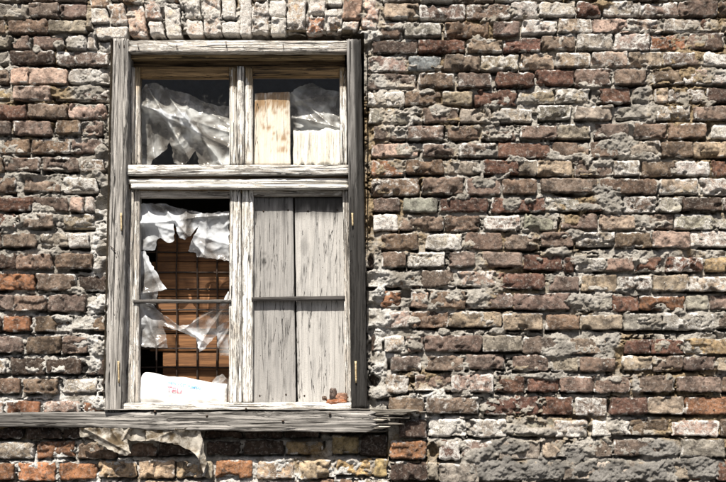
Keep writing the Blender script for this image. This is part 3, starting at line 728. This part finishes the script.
def honey(U, V_, c, X, Z):
    c[:, :3] = np.array([.30, .20, .10]); return c
def sash(boards, label, front=0.045):
    mb = Mesh()
    for i, (quad, gr, pt, dz, cf) in enumerate(boards):
        board(mb, quad, front + dz, 0.045, PALE, pt, gr, seed=20 + int(quad[0][0]) + i * 7, groove=.0018, colfn=cf)
    o = mb.build('sash', M['wood'], win); o['label'] = label; return o
s1 = sash([([(132.5, 67), (139.8, 67), (140, 165), (131.5, 165)], 0, .6, 0, honey_top), ([(229.2, 67), (236.4, 67), (236.4, 165), (229.4, 165)], 0, .8, 0, honey_top),
           ([(139.4, 66.5), (229.6, 66.5), (229.6, 77.5), (139.4, 77.5)], 1, .10, .004, honey)], 'upper sash beside the clouded plastic sheet', .072)
s2 = sash([([(245, 67), (252.4, 67), (252.4, 165), (245, 165)], 0, .78, 0, honey_top), ([(339.4, 67), (346.4, 67), (347, 165), (340, 165)], 0, .75, 0, honey_top),
           ([(252, 66.5), (340, 66.5), (340, 76.5), (252, 76.5)], 1, .10, .004, honey)], 'upper sash holding two short boards', .072)
s3 = sash([([(128.8, 189), (139.6, 190), (138.2, 404), (122.6, 404)], 0, .62, 0, None), ([(229.6, 190), (240.6, 190), (241.4, 404), (228.6, 404)], 0, .74, 0, None),
           ([(139.2, 190.5), (230, 190.5), (230, 197.6), (139.2, 197.6)], 1, .5, .003, None)], 'lower sash with torn plastic and no glass')
s4 = sash([([(241.8, 190), (253.4, 190), (252.6, 404), (242.4, 404)], 0, .74, 0, None), ([(342.6, 190), (349, 190), (352.6, 404), (345.2, 404)], 0, .60, 0, None),
           ([(252.8, 189.5), (343.2, 189.5), (343.2, 195.8), (252.8, 195.8)], 1, .62, .003, None)], 'lower sash closed by two tall boards')
def glazing(parent, quad, front, col, paint, seed):
    one('glazing_bar', parent, quad, front, 0.022, col, paint, 1, seed=seed, groove=.0008)
glazing(s3, [(133, 299.4), (231, 299.8), (231, 303.4), (133, 303.2)], 0.035, (.09, .085, .08), 0.18, 40)
glazing(s4, [(251.6, 297.2), (344.8, 295.6), (344.8, 300.4), (251.6, 301.2)], 0.040, (.055, .052, .05), 0.0, 41)
def pane(parent, x0, y0, x1, y1, Y):
    q = [P(x0, y1, Y), P(x1, y1, Y), P(x1, y0, Y), P(x0, y0, Y)]; b = [p + np.array([0, .003, 0]) for p in q]
    build('pane', q + b, [(0, 1, 2, 3), (7, 6, 5, 4), (0, 4, 5, 1), (1, 5, 6, 2), (2, 6, 7, 3), (3, 7, 4, 0)], M['glass'], parent, smooth=False)
pane(s1, 137, 75, 232, 166, 0.092); pane(s2, 249, 75, 343, 166, 0.092)
# hinges and nails
def tube(pts, r, n=8, taper=1.0):
    pts = np.asarray(pts, float); V_, F_ = [], []
    for i, p in enumerate(pts):
        t = pts[min(i + 1, len(pts) - 1)] - pts[max(i - 1, 0)]; t /= np.linalg.norm(t)
        u = np.cross(t, [0.31, 0.9, 0.2]); u /= np.linalg.norm(u); w = np.cross(t, u)
        rr = r * (1 + (taper - 1) * i / max(1, len(pts) - 1))
        for k in range(n): V_.append(p + rr * (math.cos(2 * math.pi * k / n) * u + math.sin(2 * math.pi * k / n) * w))
    for i in range(len(pts) - 1):
        for k in range(n): F_.append((i * n + k, i * n + (k + 1) % n, (i + 1) * n + (k + 1) % n, (i + 1) * n + k))
    F_.append(tuple(range(n - 1, -1, -1))); F_.append(tuple((len(pts) - 1) * n + k for k in range(n)))
    return V_, F_
for (x, y0, y1) in [(118.4, 361, 383), (121.0, 213, 231), (355.6, 361, 383), (352.2, 213, 226)]:
    pts = [P(x + .08 * i, y0 + (y1 - y0) * i / 6, -0.030) for i in range(7)]
    v, f = tube(pts, 0.0046, 8, .8); build('hinge_pin', v, f, M['ochre'], win)
for (x, y, dx, dz) in [(226, 41.5, .3, 6), (138, 44, .4, 6), (177, 44.5, -.4, 5.5), (110.5, 246, 5, 5), (118.6, 43, .2, 2.6), (124, 45, .2, 3), (283, 44, .5, 4)]:
    pts = [P(x + dx * t, y + dz * t, -0.028 - .002 * math.sin(3 * t)) for t in (0, .35, .7, 1)]
    v, f = tube(pts, 0.0021, 6, .7); build('nail', v, f, M['nail'], win)

# sill: one long beam, its right end splintered
mb = Mesh()
def sillc(U, V_, c, X, Z):
    t = sstep(.15, .4, U); c[:, :3] *= (.48 + .55 * t)[:, None]; c[:, 3] += .12 * t - .05; return c
board(mb, [(-13, 414), (371, 410.5), (371, 433), (-13, 427)], -0.075, 0.12, (0.29, 0.28, 0.265), 0.22, 1, seed=60, groove=.003, nib=.004, colfn=sillc, endrag=.05,
      bow=lambda U, V_: 0.028 * (1 - sstep(.2, .55, U)) + 0.004 * np.sin(U * 9))
# sloping top of the beam under the bottom rail
top = [P(x, 411, -0.072) for x in np.linspace(104, 370, 60)]; tb = [P(x, 409, 0.02) for x in np.linspace(104, 370, 60)]
tv = np.array(top + tb); tv[:, 2] += np.concatenate([0.003 * fbm(tv[:60, 0] * 20, tv[:60, 0] * 0, 3, 3), np.zeros(60)]); tv[:60, 2] += .006; tv[60:, 2] += .002
mb.add(tv, np.array([(i, i + 1, 61 + i, 60 + i) for i in range(59)]), wcol=np.tile([.40, .385, .365, .45], (120, 1)), grain=np.ones(120), streak=np.ones(120))
sill = mb.build('sill_beam', M['wood']); tag(sill, 'long grey weathered timber sill beam under the window, its end splintered', 'sill')
for k, (y0, y1, xe, f, dk) in enumerate([(409.5, 413, 418, -.060, .6), (412.6, 416, 408, -.066, .35), (415.8, 418.6, 399, -.055, .45), (418.4, 422, 391, -.068, 1.3), (421.8, 425.6, 398, -.050, .3), (425.4, 429, 388, -.066, 1.5), (428.6, 432.4, 383, -.058, .5), (412, 424, 386, -.03, .3), (411, 412.8, 428, -.045, .5), (417, 418.6, 408, -.06, 1.0), (423.5, 425, 403, -.062, .5), (430, 432.6, 392, -.05, .25)]):
    one('splinter', sill, [(362, y0), (xe, y0 + .8), (xe - 6, y1 - .4), (362, y1)], f, 0.03, tuple(dk * c for c in (.36, .335, .29)), .1, 1, seed=70 + k, endrag=.03, nib=.003, res=.003)
for (x, y) in [(330, 414), (207, 416), (246, 409), (155, 411.5), (283, 421)]:
    v, f = tube([P(x, y, -.078), P(x, y, -.070), P(x, y, -.05)], .006, 8); build('nail', v, f, M['nail'], sill)

# ------------------------------------------------------------------ boards that close the lights
def st_brown(U, V_, c, X, Z):
    n = fbm(X * 24, Z * 20, 5, 7, .65) + .4 * fbm(X * 110, Z * 18, 3, 8)
    t = .9 * sstep(0.05, .6, n + .75 * (1 - sstep(0, .45, V_)) - .2)
    c[:, :3] = c[:, :3] * (1 - t)[:, None] + np.array([.22, .13, .055])[None] * t[:, None]; c[:, 3] -= .5 * t; return c
tag(one('board', None, [(254.6, 93.2), (289.8, 91.8), (290.6, 165.6), (253.4, 165.6)], 0.108, .02, (.56, .53, .48), .30, 0, seed=80, colfn=st_brown, nib=.003, streak=.15, groove=.0004),
    'short brown-stained board standing behind the upper window pane', 'board')
def st_b(U, V_, c, X, Z):
    t = sstep(.25, .5, fbm(X * 14, Z * 8, 4, 17)) * sstep(.55, .95, U + .25 * (V_ > .85)); c[:, :3] *= (1 - .75 * t)[:, None]; c[:, 3] -= .6 * t; return c
tag(one('board', None, [(293.2, 130.5), (341.5, 129), (341.5, 165.6), (293.6, 165.6)], 0.112, .02, (.70, .67, .62), .80, 0, seed=82, colfn=st_b, nib=.006, endrag=.016, groove=.0002, streak=.08),
    'white painted board with broken top edge below crumpled dark plastic', 'board')
def plank_tone(seed, amt, kn=()):
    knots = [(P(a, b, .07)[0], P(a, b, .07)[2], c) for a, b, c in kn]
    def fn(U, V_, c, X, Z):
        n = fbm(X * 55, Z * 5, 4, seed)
        t = (1 - sstep(.02, .13, V_ + .06 * n)) * amt + .35 * sstep(.25, .6, fbm(X * 26, Z * 7, 4, seed + 3))  # darker towards the top, plus random streaks
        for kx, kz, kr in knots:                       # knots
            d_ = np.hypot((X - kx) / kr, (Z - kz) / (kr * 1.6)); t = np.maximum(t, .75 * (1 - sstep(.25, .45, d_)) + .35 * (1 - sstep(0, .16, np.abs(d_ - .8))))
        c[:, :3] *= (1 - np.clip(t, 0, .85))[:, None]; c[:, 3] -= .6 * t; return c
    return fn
tag(one('board', None, [(252.6, 197), (292.8, 197), (296.0, 405), (250.6, 405)], 0.070, .02, (.235, .23, .222), .02, 0, seed=84, colfn=plank_tone(31, .5, [(264, 262, .03), (270, 285, .014), (272, 340, .01)]), nib=.0012, streak=.22, groove=.0009),
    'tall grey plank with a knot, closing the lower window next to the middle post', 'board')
tag(one('board', None, [(294.6, 197), (346, 197), (348, 405), (297.8, 405)], 0.073, .02, (.325, .318, .305), .05, 0, seed=86, colfn=plank_tone(37, .9, [(304, 270, .016), (328, 246, .008), (297, 285, .012)]), nib=.0012, streak=.16, groove=.0009),
    'tall pale plank with ragged dark tone at its top', 'board')

for b_ in [o for o in COL.objects if o.name.split('.')[0] == 'board' and o.dimensions.z > .8]:   # nail heads of the two tall planks
    for (fx, fy) in ((-.3, .045), (.28, .05), (-.25, .93), (.3, .935)):
        L0 = np.array(b_.location); p0 = L0 + np.array([fx * b_.dimensions.x, -b_.dimensions.y / 2 - .001, fy * b_.dimensions.z])
        v, f = tube([p0, p0 + np.array([0, .002, 0]), p0 + np.array([0, .012, 0])], .0042, 8); build('nail', v, f, M['nail'], b_)

# ------------------------------------------------------------------ inside: iron grille and brown planks
gr = tag(empty('grille', P(184, 400, .236)), 'black iron grid of bars behind the torn plastic', 'grille')
for x in (136.5, 156.5, 176.6, 197.2, 217.2, 237):
    v, f = tube([P(x + rng.uniform(-.5, .5), y, .236) for y in np.linspace(224, 412, 9)], .0042, 6); build('bar', v, f, M['rust'], gr)
for y in (232, 252.3, 272.6, 289.2, 309.8, 329.5, 348.4, 367.4, 387):
    v, f = tube([P(x, y + rng.uniform(-.4, .4), .242) for x in np.linspace(126, 246, 8)], .0042, 6); build('bar', v, f, M['rust'], gr)
pp = tag(empty('plank_panel', P(190, 410, .27)), 'brown planks nailed across the inside of the window, behind the iron grid', 'panel')
edges = [228, 262, 297, 334, 352, 385, 420]
xl = [157, 152, 157, 150, 163, 158]
for i in range(len(edges) - 1):
    a, b, c, d = [P(x, y, .250 + rng.uniform(0, .004)) for x, y in ((xl[i], edges[i + 1] - .8), (247, edges[i + 1] - .8), (247, edges[i]), (xl[i], edges[i]))]
    n = 24; vv = []
    for k in range(n):
        t = k / (n - 1)
        lo = a * (1 - t) + b * t; hi = d * (1 - t) + c * t
        w1 = .002 * vnoise(np.array([t * 9]), np.array([i * 3.1]), 5)[0]
        for (p, yo, zo) in ((lo, 0.002, 0), (lo, 0, .004 + w1), (hi, 0, -.004 + w1), (hi, .002, 0), (hi, .02, 0), (lo, .02, 0)):
            vv.append(p + np.array([0, yo, zo]))
    ff = [(k * 6 + j, (k + 1) * 6 + j, (k + 1) * 6 + (j + 1) % 6, k * 6 + (j + 1) % 6) for k in range(n - 1) for j in range(6)]
    ff += [tuple(range(5, -1, -1)), tuple((n - 1) * 6 + j for j in range(6))]
    build('plank', vv, ff, M['plank'], pp, smooth=False)

# ------------------------------------------------------------------ torn plastic film
def inside(px, py, poly):
    c = np.zeros(px.shape, bool); n = len(poly)
    for i in range(n):
        (x1, y1), (x2, y2) = poly[i], poly[(i + 1) % n]
        k = ((y1 > py) != (y2 > py)) & (px < (x2 - x1) * (py - y1) / ((y2 - y1) if y2 != y1 else 1e-9) + x1); c ^= k
    return c
def snap(px, py, poly):
    bd = np.full(px.shape, 1e9); bx, by = px.copy(), py.copy(); n = len(poly)
    for i in range(n):
        (x1, y1), (x2, y2) = poly[i], poly[(i + 1) % n]; L = (x2 - x1) ** 2 + (y2 - y1) ** 2
        t = np.clip(((px - x1) * (x2 - x1) + (py - y1) * (y2 - y1)) / max(L, 1e-9), 0, 1)
        qx, qy = x1 + t * (x2 - x1), y1 + t * (y2 - y1); d = np.hypot(px - qx, py - qy); m = d < bd
        bd = np.where(m, d, bd); bx = np.where(m, qx, bx); by = np.where(m, qy, by)
    return bx, by
def film(name, polys, Y, folds, mat, label, cat, group=None, amp=.012, seed=0, step=.8, holes=(), curl=.012):
    """a thin sheet cut to the outline polys; folds: (x, y, angle, width, depth) ridges in it"""
    fr_ = random.Random(seed); ragged = []
    for (x1, y1), (x2, y2) in zip(polys, polys[1:] + polys[:1]):    # torn, frayed outline
        L = math.hypot(x2 - x1, y2 - y1); m_ = max(1, int(L / 2.2))
        for q_ in range(m_):
            t = q_ / m_; jj = 0 if q_ == 0 else fr_.uniform(-.75, .75)
            ragged.append((x1 + (x2 - x1) * t - (y2 - y1) / max(L, .01) * jj, y1 + (y2 - y1) * t + (x2 - x1) / max(L, .01) * jj))
    polys = ragged
    xs = [p[0] for p in polys]; ys = [p[1] for p in polys]
    nx_, ny_ = int((max(xs) - min(xs)) / step) + 3, int((max(ys) - min(ys)) / step) + 3
    A, B = np.meshgrid(min(xs) - step + step * np.arange(nx_), min(ys) - step + step * np.arange(ny_), indexing='ij')
    F_ = grid_faces(nx_, ny_); ca, cb = A.ravel()[F_].mean(1), B.ravel()[F_].mean(1)
    keep = inside(ca, cb, polys)
    for hpoly in holes: keep &= ~inside(ca, cb, hpoly)
    F_ = F_[keep]; used, inv = np.unique(F_, return_inverse=True); F_ = inv.reshape(F_.shape)
    a, b = A.ravel()[used], B.ravel()[used]
    cnt = np.bincount(F_.ravel(), minlength=len(a)); bdv = cnt < 4
    sx_, sy_ = snap(a, b, polys); near = bdv & (np.hypot(sx_ - a, sy_ - b) < step * 1.3)
    a = np.where(near, sx_, a); b = np.where(near, sy_, b)
    for hpoly in holes:
        sx_, sy_ = snap(a, b, hpoly); near = bdv & (np.hypot(sx_ - a, sy_ - b) < step * 1.3); a = np.where(near, sx_, a); b = np.where(near, sy_, b)
    dep_ = np.full(a.shape, Y) if not callable(Y) else Y(a, b)
    wx = 4 * fbm(a / 22, b / 22, 3, seed + 1); wy = 4 * fbm(a / 22 + 9, b / 22, 3, seed + 2)
    rid = 1 - 2 * np.abs(fbm((a + wx) / 26, (b + wy) / 26, 2, seed + 3)); rid2 = 1 - 2 * np.abs(fbm((a + wx) / 11, (b - wy) / 11, 2, seed + 4))
    dep_ = dep_ - amp * rid - amp * .32 * rid2 - .0012 * fbm(a / 5, b / 5, 2, seed + 6)
    for (fx, fy, ang, wd, dp) in folds:
        s = (a - fx) * math.sin(math.radians(ang)) + (b - fy) * math.cos(math.radians(ang))
        dep_ = dep_ - dp * np.exp(-np.abs(s + .3 * wx) / wd)
    ex_, ey_ = snap(a, b, polys); de_ = np.hypot(a - ex_, b - ey_)                  # edges curl
    dep_ = dep_ - curl * (1 - sstep(0, 5.5, de_)) * sstep(-.35, .4, fbm(a / 13, b / 13, 2, seed + 7))
    v = np.array([P(i, j, k) for i, j, k in zip(a, b, dep_)])
    v2 = v + np.array([0, .0006, 0])
    o = build(name, v, F_[:, ::-1], mat)
    return tag(o, label, cat, group)
film('plastic_sheet', [(139, 100), (141, 90), (146, 84), (156, 83), (170, 90), (186, 93), (203, 101), (218, 106), (231, 106), (231, 166), (199, 166), (196, 150), (190, 158), (186, 163.5), (178, 165), (174, 163), (172, 150), (170, 141), (166, 150), (158, 156), (152, 161), (150, 166), (139, 166)],
     .165, [(178, 108, -52, 7, .05), (162, 112, -60, 5, .045), (196, 122, -16, 7, .03), (214, 140, -26, 5, .022), (175, 150, 75, 4, .02), (150, 124, -82, 4, .025)], M['film'],
     'large clouded plastic sheet hung in folds behind the upper pane', 'plastic', amp=.012, seed=101)
film('plastic_sheet', [(289, 94), (300, 86), (312, 83), (326, 90), (341, 92), (342, 134), (289, 134)], .185,
     [(305, 104, -38, 4, .03), (320, 98, 8, 3, .02), (315, 122, -12, 4, .03), (330, 112, -32, 5, .02)], M['film'],
     'crumpled dark plastic stuffed above the white painted board', 'plastic', amp=.02, seed=131)
film('plastic_sheet', [(139, 205), (143, 203), (165, 203.5), (178, 208), (205, 213.5), (229, 211), (229, 261), (215, 258.5), (197, 257), (196, 253), (188, 251), (191, 242), (197, 230), (200, 224), (192, 234), (185, 240), (179, 238), (175, 224),
     (173.5, 222), (174.5, 240), (170, 243), (165, 241), (161, 238), (157, 240), (155, 250), (147, 250.5), (139, 249)],
     .105, [(152, 218, -62, 5, .028), (168, 212, -50, 4, .034), (186, 226, 88, 6, .03), (212, 240, -14, 5, .016), (204, 250, 84, 4, .02), (215, 216, 6, 4, .02)], M['film'],
     'torn plastic curtain hanging in points from the lower sash top', 'plastic', amp=.012, seed=151)
film('plastic_sheet', [(139, 252), (145, 250), (151, 263), (159, 277), (167, 289), (158, 291), (157, 297), (156, 305), (148, 304), (139, 304)],
     .115, [(150, 270, -64, 4, .022), (147, 293, 10, 4, .02)], M['film'], 'narrow triangular plastic shred beside the sash stile, above the glazing bar', 'plastic', amp=.008, seed=171)
film('plastic_sheet', [(139, 302), (152, 304), (160, 312), (170, 319), (180, 326), (188, 325), (196, 319), (205, 312), (214, 306), (222, 303), (229, 290), (229, 322), (226, 322), (222, 330), (215, 337), (210, 342), (205, 349), (199, 352), (198, 345), (196, 338), (184, 333), (172, 329),
     (163, 326), (167, 340), (168, 348), (155, 348), (139, 346)],
     .105, [(165, 316, -34, 5, .03), (200, 318, 33, 6, .035), (205, 338, 58, 4, .025), (152, 332, -68, 5, .024)], M['film'], 'draped plastic strip swagged below the glazing bar', 'plastic', amp=.012, seed=191)
film('plastic_sheet', [(217, 327), (229, 320), (229, 356), (220, 356), (217, 343)], .13, [(223, 340, 60, 4, .02)], M['film'], 'small plastic scrap in front of the grid by the middle post', 'plastic', amp=.008, seed=211)
film('plastic_sheet', [(211, 384), (217, 376), (222, 374), (229, 380), (229, 403), (213, 398)], .12, [(220, 384, 50, 3, .02)], M['film'], 'crumpled plastic scrap behind the end of the printed white bag', 'plastic', amp=.012, seed=221)

# white printed bag lying against the lower sash
bw, bh = 120, 44
A, B = np.meshgrid(np.linspace(0, 1, bw), np.linspace(0, 1, bh), indexing='ij')
tx = 136.5 + 90 * A; ty_top = 371.5 + 12.6 * A + 1.2 * fbm(A * 6, A * 0, 3, 4); ty_bot = 405 + 0 * A
ty_top = ty_top + 9 * (1 - sstep(0, .10, A)) ; ty = ty_top + (ty_bot - ty_top) * B
def bag_depth(A, B):
    bul = np.sqrt(np.clip(1 - (2 * B - 1) ** 2, 0, 1)) * (.35 + .65 * sstep(0, .12, A) * sstep(0, .03, 1 - A))
    wr = 1 - 2 * np.abs(fbm(A * 5 + B, B * 2.2 - A, 3, 8)); wr2 = 1 - 2 * np.abs(fbm(A * 11 - B * 2, B * 3 + A * 3, 2, 9))
    return .088 - .024 * bul - .0045 * wr * sstep(0, .5, bul) - .0016 * wr2
yy = bag_depth(A, B)
fv = np.array([P(i, j, k) for i, j, k in zip(tx.ravel(), ty.ravel(), yy.ravel())])
bd = border(bw, bh); n0 = len(fv); nb = len(bd); k = np.arange(nb)
bk = fv[bd].copy(); bk[:, 1] += .03
bv = np.concatenate([fv, bk]); bf = np.concatenate([grid_faces(bw, bh)[:, ::-1], np.stack([bd[k], bd[(k + 1) % nb], n0 + (k + 1) % nb, n0 + k], -1)])
bag = tag(build('printed_bag', bv, bf, M['carton']), 'white bag with faded blue and red print lying inside the lower sash', 'bag')
def lettering(name, txt, x, y, x2, y2, size_px, mat):
    cu = bpy.data.curves.new(name, 'FONT'); cu.body = txt; cu.size = 1.0; cu.offset = 0.018
    tmp = bpy.data.objects.new('tmp', cu); COL.objects.link(tmp)
    dg = bpy.context.evaluated_depsgraph_get(); me = bpy.data.meshes.new_from_object(tmp.evaluated_get(dg))
    co = np.array([v.co[:] for v in me.vertices]); fa = [tuple(p.vertices) for p in me.polygons]
    bpy.data.objects.remove(tmp); bpy.data.meshes.remove(me)
    co[:, 0] -= co[:, 0].min(); co[:, 1] -= co[:, 1].min(); co[:, 0] /= co[:, 0].max(); co[:, 1] /= co[:, 1].max()
    L = math.hypot(x2 - x, y2 - y); dx_, dy_ = (x2 - x) / L, (y2 - y) / L
    out = []
    for c in co:
        px_ = x + c[0] * (x2 - x) + c[1] * size_px * dy_; py_ = y + c[0] * (y2 - y) - c[1] * size_px * dx_
        a_ = (px_ - 136.5) / 90; top_ = 371.5 + 12.6 * a_; b_ = (py_ - top_) / (405 - top_)
        out.append(P(px_, py_, float(bag_depth(np.array(a_), np.array(b_))) - .0030))
    return build(name, out, fa, mat, bag, smooth=False)
lettering('blue_lettering', 'WEW 1 GED PUMPEN', 167.2, 383.6, 200, 390.2, 3.1, M['blue'])
lettering('red_lettering', 'TBU', 166.2, 390.8, 181.2, 393.8, 5.2, M['red'])

# ------------------------------------------------------------------ rags hanging under the sill
film('rag', [(79, 428), (122, 428), (126, 436), (129, 447), (131, 453), (127, 455.5), (119, 454), (110, 450), (101, 445), (93, 439), (87, 436.5), (80, 437)],
     lambda a, b: -.045 + 0 * a, [(100, 437, -28, 3, .02), (118, 440, -60, 3, .018)], M['cloth'], 'pale rag with curled hem hanging below the sill', 'rag', amp=.008, seed=301, step=.6)
film('rag', [(120, 428), (145, 428), (146, 441), (139, 441), (131, 441), (125, 438), (121, 441)],
     lambda a, b: -.03 + 0 * a, [(126, 434, 60, 3, .02)], M['cloth'], 'small scrunched cream rag between two longer rags', 'rag', amp=.014, seed=311, step=.6)
film('rag', [(145, 428), (200, 428), (203, 440), (205, 455), (207, 462), (204, 474), (201.5, 466), (198, 458), (190, 450), (181, 446), (170, 443), (158, 441), (146, 441)],
     lambda a, b: -.05 + 0 * a, [(180, 438, -80, 4, .02), (200, 450, 78, 3, .025), (160, 436, 20, 4, .012)], M['cloth'], 'pale rag with a long pointed corner hanging below the sill', 'rag', amp=.008, seed=321, step=.6)

# ------------------------------------------------------------------ broken brick on the sill
def chunk(c, size, seed, col, label, cat='rubble'):
    n, m = 14, 9; V_ = []
    for i in range(m):
        ph = math.pi * i / (m - 1)
        for j in range(n):
            th = 2 * math.pi * j / n
            d = np.array([math.sin(ph) * math.cos(th), math.sin(ph) * math.sin(th), math.cos(ph)])
            d = np.sign(d) * np.abs(d) ** .62
            r_ = 1 + .28 * float(vnoise(np.array([d[0] * 2.3 + seed]), np.array([d[1] * 2.3 + d[2] * 1.7]), seed)[0])
            V_.append(c + d * r_ * np.array(size))
    F_ = [(i * n + j, (i + 1) * n + j, (i + 1) * n + (j + 1) % n, i * n + (j + 1) % n) for i in range(m - 1) for j in range(n)]
    v = np.array(V_)
    o = build('brick_fragment', v, F_, M['brick'], None, {'bcol': np.tile([*col, .06], (len(v), 1))}, smooth=False)
    return tag(o, label, cat)
sz = P(335, 404, .03)[2]
def at(px, dz, Y): p = P(px, 404, Y); p[2] = sz + dz; return p
chunk(at(336, .010, .028), (.048, .020, .012), 3, (.30, .12, .055), 'flat orange brick fragment lying on the bottom rail of the window')
chunk(at(333, .040, .034), (.017, .014, .028), 5, (.10, .07, .06), 'dark upright fragment standing on the orange brick piece')
chunk(at(342, .030, .030), (.026, .016, .018), 8, (.28, .15, .10), 'reddish brown fragment propped beside the dark upright one')
chunk(at(324.5, .026, .030), (.011, .010, .009), 9, (.12, .08, .06), 'tiny dark pebble on the tip of the orange brick piece')
